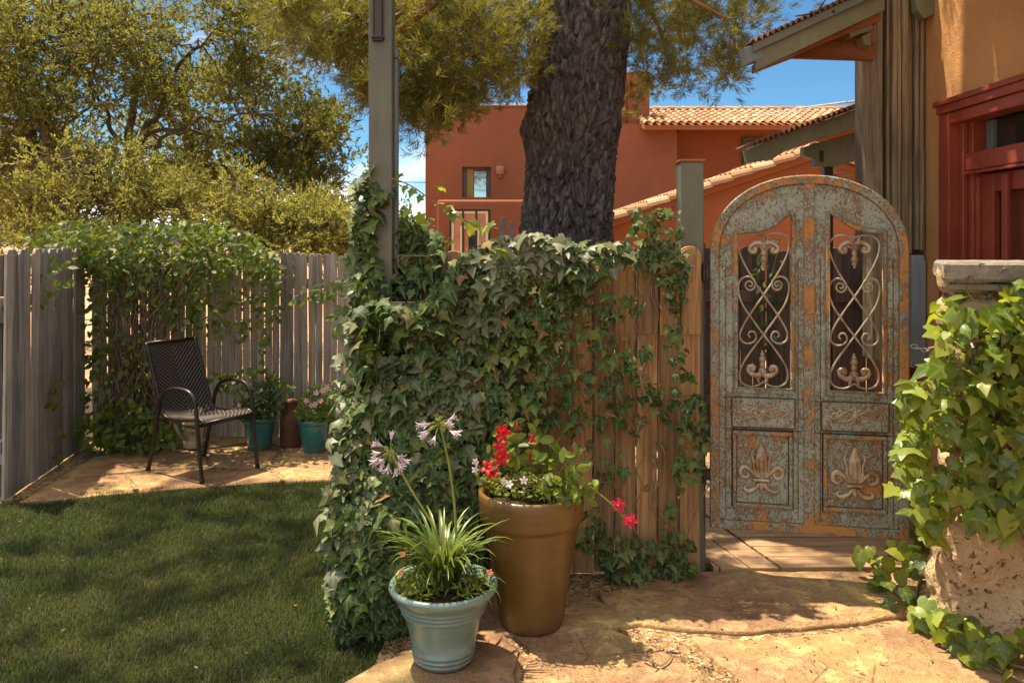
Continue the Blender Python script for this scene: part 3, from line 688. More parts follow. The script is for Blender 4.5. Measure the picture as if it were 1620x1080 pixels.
def ornament(t, x, y, up):
    c = q7(x, y); s = -1 if up else 1; K = 1.22                       # up: tip points upward
    mb = MB()
    def pt(dx, dz): return (c[0] + dx * K, -.006, c[2] + s * dz * K)
    for sg in (-1, 1):
        cc = [pt(sg*.006, .010), pt(sg*.022, .016), pt(sg*.042, .010), pt(sg*.056, -.004), pt(sg*.052, -.020), pt(sg*.036, -.022), pt(sg*.032, -.010), pt(sg*.040, -.005)]
        k = spline(cc, 5); mb.tube(k, lin(.014, .008, len(k)), 8)
        mb.ball(pt(sg*.041, -.010), .009, 8, 6)
        cc = [pt(sg*.004, .0), pt(sg*.012, .022), pt(sg*.018, .036), pt(sg*.010, .045)]; k = spline(cc, 4); mb.tube(k, lin(.008, .004, len(k)), 7)
    mb.ball(pt(0, 0), .021, 12, 8, None, (1, .6, 1.1)); mb.ball((c[0], -.018, c[2]), .011, 10, 7)
    mb.ball(pt(0, -.028), .016, 10, 7, None, (.9, .6, 1.3)); mb.ball(pt(0, -.052), .0195, 10, 7, None, (.9, .6, 1.0)); mb.ball(pt(0, -.070), .0115, 10, 7, None, (1, .7, 1.2)); mb.ball(pt(0, -.084), .006, 8, 6)
    mb.build('cast_finial', M['relief'], t, smooth=True)
scrolls(gt, 0, 0, 297); scrolls(gt, 361, 8, 297)
ornament(gt, 297, 352, False); ornament(gt, 657, 352, False); ornament(gt, 291, 848, True); ornament(gt, 655, 862, True)

def q8(x, y): p = gl(1090 + x * .2778, 600 + y * .2778); return Vector((p[0], 0, p[1]))
def flat_tube(mb, pts, r, y0, fl=.95):
    k = spline(pts, 6); n = len(k)
    rr = r if hasattr(r, '__len__') else [r, r]
    rs = [np.interp(i / (n - 1), np.linspace(0, 1, len(rr)), rr) for i in range(n)]
    mb.tube([(v.x, 0, v.z) for v in k], rs, 8, lambda v: Vector((v.x, y0 + v.y * fl, v.z)))
def cartouche(t, x0, y0, x1, y1):
    a_, b_ = q8(x0, y1), q8(x1, y0)
    w_ = b_.x - a_.x; h_ = b_.z - a_.z; r_ = .008
    rect = []
    for cx, cz, s0 in ((a_.x + r_, a_.z + r_, 180), (b_.x - r_, a_.z + r_, 270), (b_.x - r_, b_.z - r_, 0), (a_.x + r_, b_.z - r_, 90)):
        for i in range(5): th = R(s0 + i * 22.5); rect.append((cx + r_ * math.cos(th), cz + r_ * math.sin(th)))
    me = plate([rect], .012, .003); me.transform(Matrix.Translation((0, -.017, 0))); p_ = place(me, 'relief_plate', M['gate'], t)
    mb = MB(); mb.tube([(p[0], -.0225, p[1]) for p in rect], .0032, 6, None, True); mb.build('shade_bead', M['rustshade'], p_, smooth=True)  # dark outline paints the shade around the plate
    mb = MB(); cx, cz = (a_.x + b_.x) / 2, (a_.z + b_.z) / 2; y = -.024
    k = w_ / .27
    def pt(dx, dz): return (cx + dx * k, 0, cz + dz * k)
    mb.ball((cx, y, cz), .016 * k, 12, 8, None, (1, .5, 1.1)); mb.ball((cx, y - .006, cz), .008 * k, 8, 6)
    for s in (-1, 1):
        flat_tube(mb, [pt(s*.010, .004), pt(s*.035, .018), pt(s*.060, .004), pt(s*.085, -.010), pt(s*.105, .0), pt(s*.122, .0)], [.004, .006, .005, .005, .006, .001], y)
        flat_tube(mb, [pt(s*.010, -.006), pt(s*.032, -.020), pt(s*.055, -.008), pt(s*.075, .012), pt(s*.092, .010), pt(s*.088, .0)], [.004, .006, .004, .005, .004, .003], y)
        flat_tube(mb, [pt(s*.004, .014), pt(s*.018, .030), pt(s*.030, .024), pt(s*.026, .014)], [.004, .005, .004, .003], y)
        flat_tube(mb, [pt(s*.004, -.014), pt(s*.016, -.030), pt(s*.028, -.026), pt(s*.026, -.016)], [.004, .005, .004, .003], y)
        flat_tube(mb, [pt(s*.042, .020), pt(s*.060, .024), pt(s*.072, .014), pt(s*.064, .006)], [.003, .004, .004, .002], y)
        flat_tube(mb, [pt(s*.045, -.018), pt(s*.064, -.022), pt(s*.078, -.014)], [.003, .004, .002], y)
        for dx, dz in ((.100, .0), (.050, .0), (.076, .0)): mb.ball((cx + s*dx*k, y, cz + dz), .007*k, 8, 6, None, (1, .6, 1))
        flat_tube(mb, [pt(s*.104, .004), pt(s*.110, .016), pt(s*.102, .018)], [.004, .003, .002], y)
        flat_tube(mb, [pt(s*.104, -.004), pt(s*.110, -.016), pt(s*.102, -.018)], [.004, .003, .002], y)
    flat_tube(mb, [pt(0, .012), pt(0, .026), pt(0, .036)], [.005, .006, .001], y)
    flat_tube(mb, [pt(0, -.012), pt(0, -.026), pt(0, -.034)], [.005, .005, .001], y)
    mb.build('scroll_relief', M['relief'], p_, smooth=True)
cartouche(gt, 243, 107, 600, 262); cartouche(gt, 752, 133, 1132, 283)
def lily_panel(t, x0, y0, x1, y1, cxp, typ, byp):
    a_, b_ = q8(x0, y1), q8(x1, y0); fw = .018
    mb = MB()
    for (p0, p1, p2, p3) in ((a_.x, b_.x, a_.z, a_.z + fw), (a_.x, b_.x, b_.z - fw, b_.z), (a_.x, a_.x + fw, a_.z + fw, b_.z - fw), (b_.x - fw, b_.x, a_.z + fw, b_.z - fw)):
        mb.box(p0, p1, -.036, -.0122, p2, p3)
    fr = mb.build('panel_frame', M['gaterim'], t, bevel=.005)
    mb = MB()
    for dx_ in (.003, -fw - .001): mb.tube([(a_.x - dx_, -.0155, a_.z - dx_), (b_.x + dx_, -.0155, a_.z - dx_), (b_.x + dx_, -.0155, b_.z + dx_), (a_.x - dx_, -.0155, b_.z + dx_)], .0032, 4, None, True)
    mb.build('shade_line', M['rustshade'], fr)  # dark lines paint the shade along the frame edges
    mb = MB(); mb.box(a_.x + fw, b_.x - fw, -.0145, -.0122, a_.z + fw, b_.z - fw); mb.build('inset_field', M['gate'], fr)
    mb = MB(); T_, B_ = q8(cxp, typ), q8(cxp, byp); h = T_.z - B_.z; cx = T_.x; y = -.019; s = h / .085 * .001
    def pt(dx, dz): return (cx + dx * h, 0, B_.z + dz * h)
    def ft(p, r_, fl=.8, y_=y): flat_tube(mb, p, [q * h for q in r_], y_, fl)
    ft([pt(0, .28), pt(0, .50), pt(0, .72), pt(0, .90), pt(0, 1.0)], [.05, .13, .13, .06, .004], .28)
    ft([pt(0, .34), pt(0, .5), pt(0, .66), pt(0, .76)], [.02, .055, .05, .008], .5, y - .008)
    for g in (-1, 1):
        ft([pt(g*.06, .30), pt(g*.14, .46), pt(g*.15, .62), pt(g*.19, .78), pt(g*.14, .86)], [.02, .035, .035, .03, .01])
        ft([pt(g*.05, .30), pt(g*.09, .46), pt(g*.10, .62), pt(g*.05, .76)], [.012, .015, .015, .01], .6, y - .006)
        ft([pt(g*.08, .30), pt(g*.18, .40), pt(g*.30, .50), pt(g*.40, .46), pt(g*.40, .34), pt(g*.30, .29), pt(g*.24, .36), pt(g*.30, .41)], [.03, .05, .06, .06, .05, .04, .03, .02])
        ft([pt(g*.04, .18), pt(g*.12, .08), pt(g*.24, .02), pt(g*.33, .06), pt(g*.30, .13)], [.04, .045, .05, .035, .015])
        for k in range(3): ft([pt(g*(.22+.04*k), .80-.07*k), pt(g*(.38+.03*k), .92-.08*k)], [.010, .004])
    ft([pt(-.15, .24), pt(0, .25), pt(.15, .24)], [.035, .038, .035], .7, y - .004)
    ft([pt(0, .2), pt(0, .08), pt(0, .0)], [.06, .05, .01])
    mb.build('lily_relief', M['relief'], fr, smooth=True)
lily_panel(gt, 247, 297, 586, 710, 410, 355, 637); lily_panel(gt, 760, 320, 1120, 735, 940, 380, 672)
mb = MB()
for z in (.22, 1.25):
    mb.tube([(-.028, 0, z), (-.028, 0, z + .09)], .012, 10); mb.box(-.028, .0, -.004, .004, z + .015, z + .075)
mb.build('hinge', M['iron'], gt, bevel=.001)

# chain from the gate to the stone pillar
ch = thing('chain', 'short galvanised chain linking the gate edge to the ivy covered stone pillar', 'chain', (1.945, 4.0, 1.20))
mb = MB()
for i in range(5):
    x = .012 + i * .026; ring = []
    for k in range(16):
        th = 2*math.pi*k/16; dx = .017*math.cos(th); dz = .0085*math.sin(th)
        if i % 2: ring.append((x + dx, dz, -.02*math.sin(i*.6)))
        else: ring.append((x + dx, 0, dz - .02*math.sin(i*.6)))
    mb.tube(ring, .0028, 6, None, True)
mb.build('chain_links', M['chain'], ch, smooth=True)
# ------------------------------------------------------------------ house on the right
hs = thing('stucco_house', 'tan orange stucco house at the right with red framed entrance and timber column', 'house', (2.5, 4.5, 0))
def B(name, mt, parent, *boxes, bevel=0, seg=2):
    mb = MB()
    for b in boxes: mb.box(*b)
    return mb.build(name, mt, parent, bevel=bevel, world=True, seg=seg)
dn, df = 2.6, 4.66          # door opening near / far
B('wall', M['tanst'], hs, (2.5, 2.9, df, 5.10, -.1, 3.3), (2.5, 2.9, 1.2, dn, -.1, 3.3), (2.5, 2.9, dn, df, 2.42, 3.3))
B('end_wall', M['soffit'], hs, (2.36, 2.5, 5.05, 5.35, -.1, 1.66))
dr = B('door_frame', M['redp'], hs, (2.472, 2.56, df - .005, df + .105, -.1, 2.44), bevel=.006)
B('casing', M['redp'], dr, (2.472, 2.56, dn - .105, dn + .005, -.1, 2.44), bevel=.006)
B('header', M['redp'], dr, (2.478, 2.60, dn + .006, df - .006, 2.375, 2.439), bevel=.006)
B('lintel', M['redp'], dr, (2.462, 2.57, dn - .115, df + .115, 2.441, 2.488), (2.45, 2.57, dn - .135, df + .135, 2.488, 2.518), bevel=.006)
B('jamb', M['redp'], dr, (2.56, 2.70, df - .09, df - .004, 0, 2.42), (2.53, 2.56, df - .05, df - .006, 0, 2.42), bevel=.006)
B('jamb', M['redp'], dr, (2.56, 2.70, dn + .004, dn + .09, 0, 2.42), bevel=.006)
B('transom_rail', M['redp'], dr, (2.545, 2.66, dn + .01, df - .01, 2.105, 2.205), bevel=.006)
B('drip_strip', M['redp'], dr, (2.535, 2.56, dn + .01, df - .01, 2.085, 2.10), bevel=.002)
B('transom_pane', M['glass'], dr, (2.66, 2.666, dn + .09, df - .09, 2.205, 2.38))
B('transom_bead', M['sageblue'], dr, (2.63, 2.66, df - .16, df - .10, 2.206, 2.379), bevel=.004)
d2 = B('door', M['redp'], hs, (2.60, 2.64, 4.44, 4.57, .02, 2.08), (2.60, 2.64, 4.02, 4.13, .02, 2.08), (2.60, 2.64, 3.10, 3.22, .02, 2.08), (2.60, 2.64, dn + .09, dn + .2, .02, 2.08), (2.60, 2.64, 4.13, 4.44, 1.98, 2.08), (2.60, 2.64, 4.13, 4.44, .02, .25), (2.60, 2.64, 3.22, 4.02, 1.98, 2.08), (2.60, 2.64, 3.22, 4.02, .02, .25), bevel=.006)
B('door_stop', M['redp'], d2, (2.575, 2.60, 4.28, 4.33, .02, 2.07), (2.575, 2.60, 4.545, 4.57, .02, 2.07), bevel=.005)
B('door_panel', M['redd'], d2, (2.655, 2.67, 3.22, 4.02, .25, 1.98), (2.655, 2.67, 4.13, 4.44, .25, 1.98))
B('door_light', paint('pale_green_light', (.30,.33,.22), (.36,.38,.26), 3, .3), d2, (2.64, 2.652, 4.20, 4.235, .9, 1.93))
B('interior_wall', M['redd'], hs, (4.4, 4.5, 2.2, 5.1, 0, 3.2), (2.9, 4.4, 5.0, 5.1, 0, 3.2), (2.9, 4.4, 2.2, 2.3, 0, 3.2), (2.9, 4.4, 2.3, 5.0, 3.0, 3.1), (2.9, 4.4, 2.3, 5.0, -.02, .02))
B('threshold', M['deck'], hs, (2.40, 2.62, dn, df, -.02, .06), bevel=.004)
# corner column: a bundle of rough sawn boards
col = thing('timber_column', 'tall column of rough weathered boards at the corner of the stucco house', 'column', (2.35, 5.0, 1.64))
xs = [2.165, 2.235, 2.270, 2.295, 2.325, 2.352, 2.395, 2.432, 2.462, 2.490, 2.505]
rd = random.Random(3)
for i in range(len(xs) - 1):
    x0, x1 = xs[i], xs[i+1]; y = 4.96 + rd.uniform(-.03, .035) + (0 if i not in (1, 4) else .03)
    zb = 1.0 if i < 2 else 1.64 + rd.uniform(-.01, .03); nseg = 14; prof = []
    for k in range(nseg + 1): prof.append((x0 + .002 + rd.uniform(0, .0012) + .0015*math.sin(k*.6+i), zb + (3.6 - zb) * k / nseg))
    for k in range(nseg, -1, -1): prof.append((x1 - .002 - rd.uniform(0, .0012) + .0015*math.sin(k*.5+i), zb + (3.6 - zb) * k / nseg))
    mb = MB(); mb.prism(prof, y, y + .14, 'y'); mb.build('column_board', M['beamwood'], col, world=True, bevel=.003, seg=1)
B('core', M['fdark'], col, (2.19, 2.49, 5.06, 5.25, 1.66, 3.6))

def corr_edge(mb, p0, p1, depth, amp, wl, th):
    """corrugated sheet laid on a slope from p0 to p1, ridges running down into the depth"""
    d = p1 - p0; n = int(d.length / wl * 8); up = Vector((-d.z, 0, d.x)).normalized()
    top, bot = [], []
    for i in range(n + 1):
        p = p0 + d * i / n; h = amp * math.sin(i / 8 * 2 * math.pi)
        top.append(p + up * (h + th)); bot.append(p + up * (h - th))
    vs = [(v.x, v.y, v.z) for v in top] + [(v.x, v.y, v.z) for v in bot]; k = len(vs)
    vs += [(x, y + depth, z) for x, y, z in vs]; m_ = n + 1; fs = []
    for i in range(n):
        fs += [(i, i+1, m_+i+1, m_+i), (k+i, k+m_+i, k+m_+i+1, k+i+1), (i, k+i, k+i+1, i+1), (m_+i, m_+i+1, k+m_+i+1, k+m_+i)]
    mb.add(vs, fs)
def beam(mb, a, b, h, y0, y1):
    """board whose top edge runs from a to b (x,z), h tall"""
    mb.prism([(a[0], a[1]), (b[0], b[1]), (b[0], b[1] - h), (a[0], a[1] - h)], y0, y1, 'y')
# upper gable eave
e = thing('gable_eave', 'upper sage green gable eave with corrugated metal edge, against the sky at upper right', 'roof', P(1190, 70, 4.75))
y = 4.72
a0 = P(1190, 70, y); b0 = P(1400, -26, y); hw = .095
mb = MB(); beam(mb, (a0.x + .02, a0.z - .035), (b0.x, b0.z - .035), .118, y, y + .045); mb.build('rake_board', M['sagelt'], e, world=True, bevel=.004)
mb = MB(); beam(mb, (a0.x, a0.z), (b0.x, b0.z), .052, y - .025, y + .045); mb.build('trim_board', M['sage'], e, world=True, bevel=.004)
mb = MB(); q = [P(1174, 77, y + .02), P(1201, 70, y + .02), P(1208, 92, y + .02), P(1180, 103, y + .02)]
mb.prism([(p.x, p.z) for p in q], y - .004, y + .12, 'y'); mb.build('eave_fascia', M['sageblue'], e, world=True, bevel=.004)
mb = MB(); corr_edge(mb, P(1189, 66, y - .04), P(1400, -31, y - .04), .32, .011, .036, .003); mb.build('corrugated_sheet', M['corr'], e, world=True, smooth=False)
mb = MB(); beam(mb, (P(1212, 92, y).x, P(1212, 88, y).z), (b0.x, b0.z - .15), .05, y + .05, y + .28); mb.build('roof_deck', M['soffit'], e, world=True)
q = [P(1216, 94, y + .27), P(1272, 70, y + .27), P(1376, 72, y + .27), P(1376, 99, y + .27)]
mb = MB(); mb.prism([(p.x, p.z) for p in q], y + .2, y + .25, 'y'); mb.build('tie_board', M['soffit'], e, world=True, bevel=.003)
q = [P(1270, 71, y + .27), P(1345, 30, y + .27), P(1380, 20, y + .27), P(1376, 73, y + .27)]
mb = MB(); mb.prism([(p.x, p.z) for p in q], y + .22, y + .245, 'y'); mb.build('gable_infill', M['adobe2'], e, world=True)
q = [P(1338, 42, y + .1), P(1376, 22, y + .1), P(1376, 50, y + .1), P(1342, 62, y + .1)]
mb = MB(); mb.prism([(p.x, p.z) for p in q], y + .06, y + .19, 'y'); q = [P(1362, 58, y + .1), P(1376, 52, y + .1), P(1376, 74, y + .1), P(1366, 72, y + .1)]; mb.prism([(p.x, p.z) for p in q], y + .08, y + .18, 'y')
mb.build('rafter_tail', M['sagelt'], e, world=True, bevel=.005)
mb = MB(); q = spline([P(1306, 0, y - .05), P(1300, 8, y - .06), P(1293, 18, y - .06), P(1284, 21, y - .05), P(1270, 24, y - .05), P(1258, 26, y - .05)], 5); mb.tube(q, .004, 6); mb.ball(P(1318, 19, y - .02), .011, 8, 6); mb.ball(P(1284, 20, y - .04), .012, 8, 6)
mb.build('cable', M['iron'], e, world=True, smooth=True)
# eave beam against the stucco wall at top right, and an unseen overhang added above the frame to shade the wall
e2 = thing('eave_beam', 'sage green eave board crossing the top of the tan stucco wall', 'beam', P(1450, 20, 4.8))
mb = MB(); q = [P(1440, -40, 4.9), P(1620, -120, 4.9), P(1620, -60, 4.9), P(1532, 0, 4.9), P(1457, 33, 4.9), P(1446, 20, 4.9)]
mb.prism([(p.x, p.z) for p in q], 4.86, 4.93, 'y'); mb.build('board', M['sagelt'], e2, world=True, bevel=.004)
e3 = thing('shade_overhang', 'unseen shallow overhang added to shade the stucco house wall', 'roof', (2.3, 3.0, 3.3))
mb = MB(); mb.prism([(1.95, 3.26), (2.9, 3.55), (2.9, 3.62), (1.95, 3.33)], 1.3, 4.4, 'y'); mb.build('deck', M['soffit'], e3, world=True)

# lower porch roof behind the column
e = thing('porch_roof', 'lower olive porch roof with corrugated edge, beneath the upper gable eave', 'roof', P(1190, 240, 6.2))
y = 6.2
a0 = P(1186, 229, y); b0 = P(1420, 146, y)
mb = MB(); q = [P(1190, 233, y), P(1420, 148, y), P(1420, 184, y), P(1374, 197, y), P(1260, 232, y), P(1240, 240, y), P(1222, 252, y), P(1182, 258, y), P(1177, 238, y)]
mb.prism([(p.x, p.z) for p in q], y, y + .06, 'y'); mb.build('rake_board', M['sagelt'], e, world=True, bevel=.004)
mb = MB(); corr_edge(mb, P(1192, 227, y - .05), P(1420, 143, y - .05), .5, .014, .042, .004); mb.build('corrugated_sheet', M['corr'], e, world=True)
mb = MB(); q = [P(1280, 230, y), P(1420, 190, y), P(1420, 236, y), P(1330, 262, y), P(1312, 262, y), P(1296, 262, y), P(1298, 250, y), P(1280, 244, y)]
mb.prism([(p.x, p.z) for p in q], y + .1, y + .2, 'y'); mb.build('cross_beam', M['sagelt'], e, world=True, bevel=.006)
xp = (1309 - 810) / F * (y + .15)
B('post', M['iron'], e, (xp - .034, xp + .034, y + .12, y + .18, 0.03, EYE + 125 / F * y), bevel=.004)
mb = MB(); corr = P(1300, 245, y + .09); mb.box(corr.x - .01, corr.x + .012, y + .085, y + .1, corr.z - .05, corr.z + .03); mb.build('bracket', M['iron'], e, world=True)

# electric meter on the side wall behind the gate
mt_ = thing('meter_box', 'blue grey meter cabinet with round glass dial, seen through the right gate grille', 'meter box', (3.06, 6.83, 1.0))
B('cabinet', M['bluemetal'], mt_, (2.95, 3.22, 6.72, 6.84, .76, 1.46), bevel=.008)
mb = MB(); mb.lathe([(.001, -.09), (.07, -.085), (.085, -.05), (.085, 0)], 24, (0, 0, 0), Matrix.Translation((-.02, -.05, .57)) @ Matrix.Rotation(R(-90), 4, 'X')); mb.build('dial', M['meter'], mt_, smooth=True)
B('backplate', M['bluemetal'], mt_, (2.94, 3.18, 6.79, 6.84, 1.465, 1.70), bevel=.006)
B('conduit', M['bluemetal'], mt_, (3.10, 3.14, 6.80, 6.84, 1.702, 2.1))
g2 = thing('utility_cabinet', 'narrow blue grey metal panel fixed to the house corner below the timber column', 'utility cabinet', (2.42, 5.0, .9))
B('casing', M['bluemetal'], g2, (2.41, 2.485, 4.95, 5.045, .95, 1.63), bevel=.006)
B('cover_lip', M['bluemetal'], g2, (2.405, 2.49, 4.944, 4.9495, .97, 1.60), bevel=.001)

# ------------------------------------------------------------------ big adobe house far behind
D = 25.0
h = thing('adobe_house', 'large two-storey orange adobe house behind the pine with tiled roof and chimney', 'house', (2.0, D, 0))
def X(px, d): return (px - 810) / F * d
def Z(py, d): return EYE - (py - 385) / F * d
wx0, wx1 = X(731, D), X(777, D); wz0, wz1 = Z(312, D), Z(264, D)
xl, xr = X(673, D), X(1071, D); zt = Z(171, D)
B('wall', M['adobe'], h, (xl, wx0, D, D + 7, 0, zt), (wx1, X(985, D), D, D + 7, 0, zt), (wx0, wx1, D, D + 7, wz1, zt), (wx0, wx1, D, D + 7, 0, wz0), (wx0, wx1, D + .5, D + 7, wz0, wz1), (X(985, D), xr, D, D + 6, 0, Z(196, D)))
B('parapet_coping', M['adobe'], h, (xl - .03, X(985, D), D - .03, D + .4, zt + .002, zt + .10), bevel=.045, seg=3)
B('recessed_wall', M['adobe2'], h, (xr - .2, X(1420, 26.2), 26.2, 31, 0, Z(199, 26.2)))
B('wall_ledge', M['adobe'], h, (X(1072, 26), X(1112, 26), 25.9, 26.19, Z(206, 26) - .06, Z(206, 26)))
w = B('window', M['fdark'], h, (wx0, wx0 + .36, D + .14, D + .2, wz0, wz1), (wx1 - .16, wx1, D + .14, D + .2, wz0, wz1), (wx0 + .36, wx1 - .16, D + .14, D + .2, wz1 - .12, wz1))
B('pane', M['skyglass'], w, (wx0 + .36, wx1 - .16, D + .18, D + .19, wz0, wz1 - .12))
B('mullion', paint('ochre_frame', (.22,.13,.02), (.26,.16,.03), 4), w, (wx0 + .15, wx0 + .34, D + .115, D + .139, wz0, wz1 - .05))
w = B('window', M['fdark'], h, (X(1174, 26.2), X(1215, 26.2), 26.1, 26.19, Z(262, 26.2), Z(219, 26.2)))
B('pane', M['skyglass'], w, (X(1179, 26.2), X(1215, 26.2), 26.08, 26.095, Z(262, 26.2), Z(224, 26.2)))
# balcony in front
yb = 22.0
B('balcony_wall', M['adobe'], h, (X(691, yb), X(960, yb), yb, yb + .35, 0, Z(316, yb)), bevel=.08, seg=3)
mb = MB(); q = [(yb + .33, 0), (D, 0), (D, Z(322, yb) - .1), (yb + 1.4, Z(322, yb) - .1), (yb + .6, Z(317, yb) - .03), (yb + .33, Z(317, yb) - .02)]
mb.prism(q, X(691, yb) - .0, X(691, yb) + .35, 'x'); mb.build('balcony_side', M['adobe2'], h, world=True, bevel=.06)
B('door_hood', M['adobe'], h, (X(676, 21.5), X(712, 21.5), 21.3, 22, Z(380, 21.5) - .08, Z(380, 21.5)))
ch_ = B('chimney', M['adobe'], h, (X(993, 25.6), X(1028, 25.6), 25.6, 26.3, Z(200, 25.6), Z(112, 25.6)), bevel=.05)
B('chimney_shoulder', M['adobe'], ch_, (X(984, 25.7), X(993, 25.7) - .01, 25.7, 26.25, Z(200, 25.7), Z(114, 25.7)), bevel=.03)
def barrel(mb, a, b, r, n=7, taper=.86):
    a, b = Vector(a), Vector(b); d = (b - a).normalized(); s = d.cross(Vector((0, 0, 1))).normalized(); u = s.cross(d)
    vs = []
    for p, rr in ((a, r), (b, r * taper)):
        for k in range(n):
            th = math.pi * k / (n - 1); vs.append(p + s * math.cos(th) * rr + u * math.sin(th) * rr)
    for p, rr in ((a, r * .8), (b, r * taper * .8)):
        for k in range(n):
            th = math.pi * k / (n - 1); vs.append(p + s * math.cos(th) * rr + u * math.sin(th) * rr)
    fs = []
    for k in range(n - 1):
        fs += [(k, k+1, n+k+1, n+k), (2*n+k, 3*n+k, 3*n+k+1, 2*n+k+1), (k, 2*n+k, 2*n+k+1, k+1)]
    mb.add(vs, fs)
mb = MB(); yr, ye = 27.6, 24.4; zr, ze = Z(177, yr), Z(198, ye)
x = X(1024, ye)
while x < X(1500, yr):
    for k in range(7):
        t0, t1 = k / 7 - .012, (k + 1) / 7
        y0, y1 = ye + (yr - ye) * t0, ye + (yr - ye) * t1; z0, z1 = ze + (zr - ze) * t0, ze + (zr - ze) * t1
        barrel(mb, (x, y0, z0 + .05), (x, y1, z1 + .03), .092)
    x += .245
rf = mb.build('tile_roof', M['tile'], h, world=True, smooth=False)
mb = MB(); q = [(ye, ze), (yr, zr), (yr, zr - .2), (ye, ze - .14)]; mb.prism(q, X(1020, ye), X(1500, yr), 'x'); mb.build('roof_slab', M['adobe2'], rf, world=True)
mb = MB(); x = X(1010, yr)
while x < X(1500, yr): barrel(mb, (x, yr, zr + .07), (x + .5, yr, zr + .05), .13, 7, .9); x += .48
mb.build('ridge_tile', M['tile'], rf, world=True)
lamp = thing('wall_sconce', 'small terracotta wall sconce beside the upper window of the adobe house', 'wall lamp', P(791, 270, 24.9))
mb = MB(); mb.lathe([(.10, -.12), (.115, -.10), (.125, .12), (.11, .135)], 20, (.0, -.02, 0)); mb.build('shade', M['terracotta'], lamp, smooth=True)
mb = MB(); mb.box(-.05, .05, .0, .1, -.20, -.12); mb.build('bracket', M['terracotta'], lamp)
# framed glazed door unit in front of the balcony wall
yw = 21.0
wf = thing('patio_window', 'black framed patio window with brick and cream trim inside, before the balcony', 'window', P(740, 385, yw))
x0, x1 = X(711, yw), X(776, yw); zt_ = Z(334, yw)
B('frame', M['iron'], wf, (x0, x0 + .05, yw, yw + .08, 0, zt_), (x1 - .06, x1, yw, yw + .08, 0, zt_), (x0, x1, yw + .002, yw + .078, zt_, zt_ + .05), (X(731, yw), X(734, yw), yw, yw + .07, 0, zt_), (X(752, yw), X(755, yw), yw, yw + .07, 0, zt_))
B('brick_field', M['brickred'], wf, (x0 + .05, X(728, yw), yw + .03, yw + .2, 0, zt_), (X(757, yw), x1 - .06, yw + .03, yw + .2, 0, zt_), (X(728, yw), X(757, yw), yw + .03, yw + .2, Z(357, yw), zt_))
B('cream_trim', M['whitetrim'], wf, (x0 + .052, x0 + .11, yw + .015, yw + .029, 0, zt_ - .06), (x1 - .12, x1 - .062, yw + .015, yw + .029, 0, zt_ - .06), (x0 + .052, x1 - .062, yw + .015, yw + .029, zt_ - .058, zt_ - .002), (X(728, yw), X(732, yw), yw + .015, yw + .029, 0, Z(357, yw)), (X(755, yw), X(758, yw), yw + .015, yw + .029, 0, Z(357, yw)), (X(728, yw), X(758, yw), yw + .012, yw + .029, Z(362, yw), Z(357, yw)))
B('inner_door', M['brickred'], wf, (X(732, yw), X(755, yw), yw + .05, yw + .2, 0, Z(362, yw)))
B('dark_pane', M['glass'], wf, (X(741, yw), X(752, yw), yw + .035, yw + .049, 0, Z(372, yw)))
for i, (px, py, lab) in enumerate(((792, 344, 'taller round-topped slate grey board standing before the balcony wall'), (806, 350, 'shorter round-topped slate grey board beside the pine trunk'))):
    t = thing('slate_board', lab, 'board', (X(px + 3.5, 20.6), 20.6, 0)); w_ = .062 if i == 0 else .055; hz = Z(py, 20.6)
    mb = MB(); mb.prism([(-w_, 0), (w_, 0)] + [(w_ * math.cos(R(k*18)), hz - w_ + w_ * math.sin(R(k*18))) for k in range(11)], -.03, .03, 'y'); mb.build('plank', M['slate'], t, bevel=.006)
# ------------------------------------------------------------------ gabled outbuilding with clay tiles
D2 = 14.0
g = thing('gabled_outbuilding', 'low orange stucco outbuilding with clay tile gable, above the arched gate', 'building', (X(1290, D2), D2, 0))
rx, rz = X(1290, D2), Z(240, D2); sl_, sr_ = .335, .36
def zl(x): return rz - (rx - x) * sl_ if x < rx else rz - (x - rx) * sr_
xa, xb = X(860, D2), X(1640, D2)
mb = MB(); mb.prism([(xa + .35, 0), (xb, 0), (xb, zl(xb) - .14), (rx, rz - .14), (xa + .35, zl(xa + .35) - .14)], D2 + .28, D2 + 5, 'y'); mb.build('wall', M['adobe2'], g, world=True)
mb = MB(); mb.prism([(xa, zl(xa)), (rx, rz), (xb, zl(xb)), (xb, zl(xb) - .13), (rx, rz - .13), (xa, zl(xa) - .13)], D2 + .08, D2 + 5.2, 'y'); rf = mb.build('roof', M['adobe2'], g, world=True)
mb = MB(); mb.prism([(rx + .3, zl(rx+.3) - .132), (xb, zl(xb) - .132), (xb, zl(xb) - .26), (rx + .3, zl(rx+.3) - .26)], D2 + .06, D2 + .27, 'y'); mb.build('rake_trim', M['soffit'], rf, world=True)
def slope_tiles(xs0, xs1, yy, r, lift):
    n = max(1, int(abs(xs1 - xs0) / .345)); mb = mbt
    for k in range(n):
        xA_, xB_ = xs0 + (xs1 - xs0) * k / n, xs0 + (xs1 - xs0) * (k + 1) / n
        barrel(mb, (xA_, yy, zl(xA_) + lift + .022), (xB_ + (xs1 - xs0) / n * .06, yy, zl(xB_) + lift), r * random.uniform(.97, 1.03), 8, .88)
mbt = MB(); slope_tiles(xa, rx, D2 + .04, .125, -.01); slope_tiles(xb, rx, D2 + .04, .125, -.01); mbt.build('rake_tile', M['tile'], rf, world=True)
mbt = MB()
for k in range(1, 15): slope_tiles(xa, rx, D2 + .06 + k * .30, .11, .02); slope_tiles(xb, rx, D2 + .06 + k * .30, .11, .02)
mbt.build('roof_tiles', M['tile'], rf, world=True)
mbt = MB(); yy = D2
while yy < D2 + 5: barrel(mbt, (rx, yy, rz + .05), (rx, yy + .42, rz + .035), .13, 8, .9); yy += .4
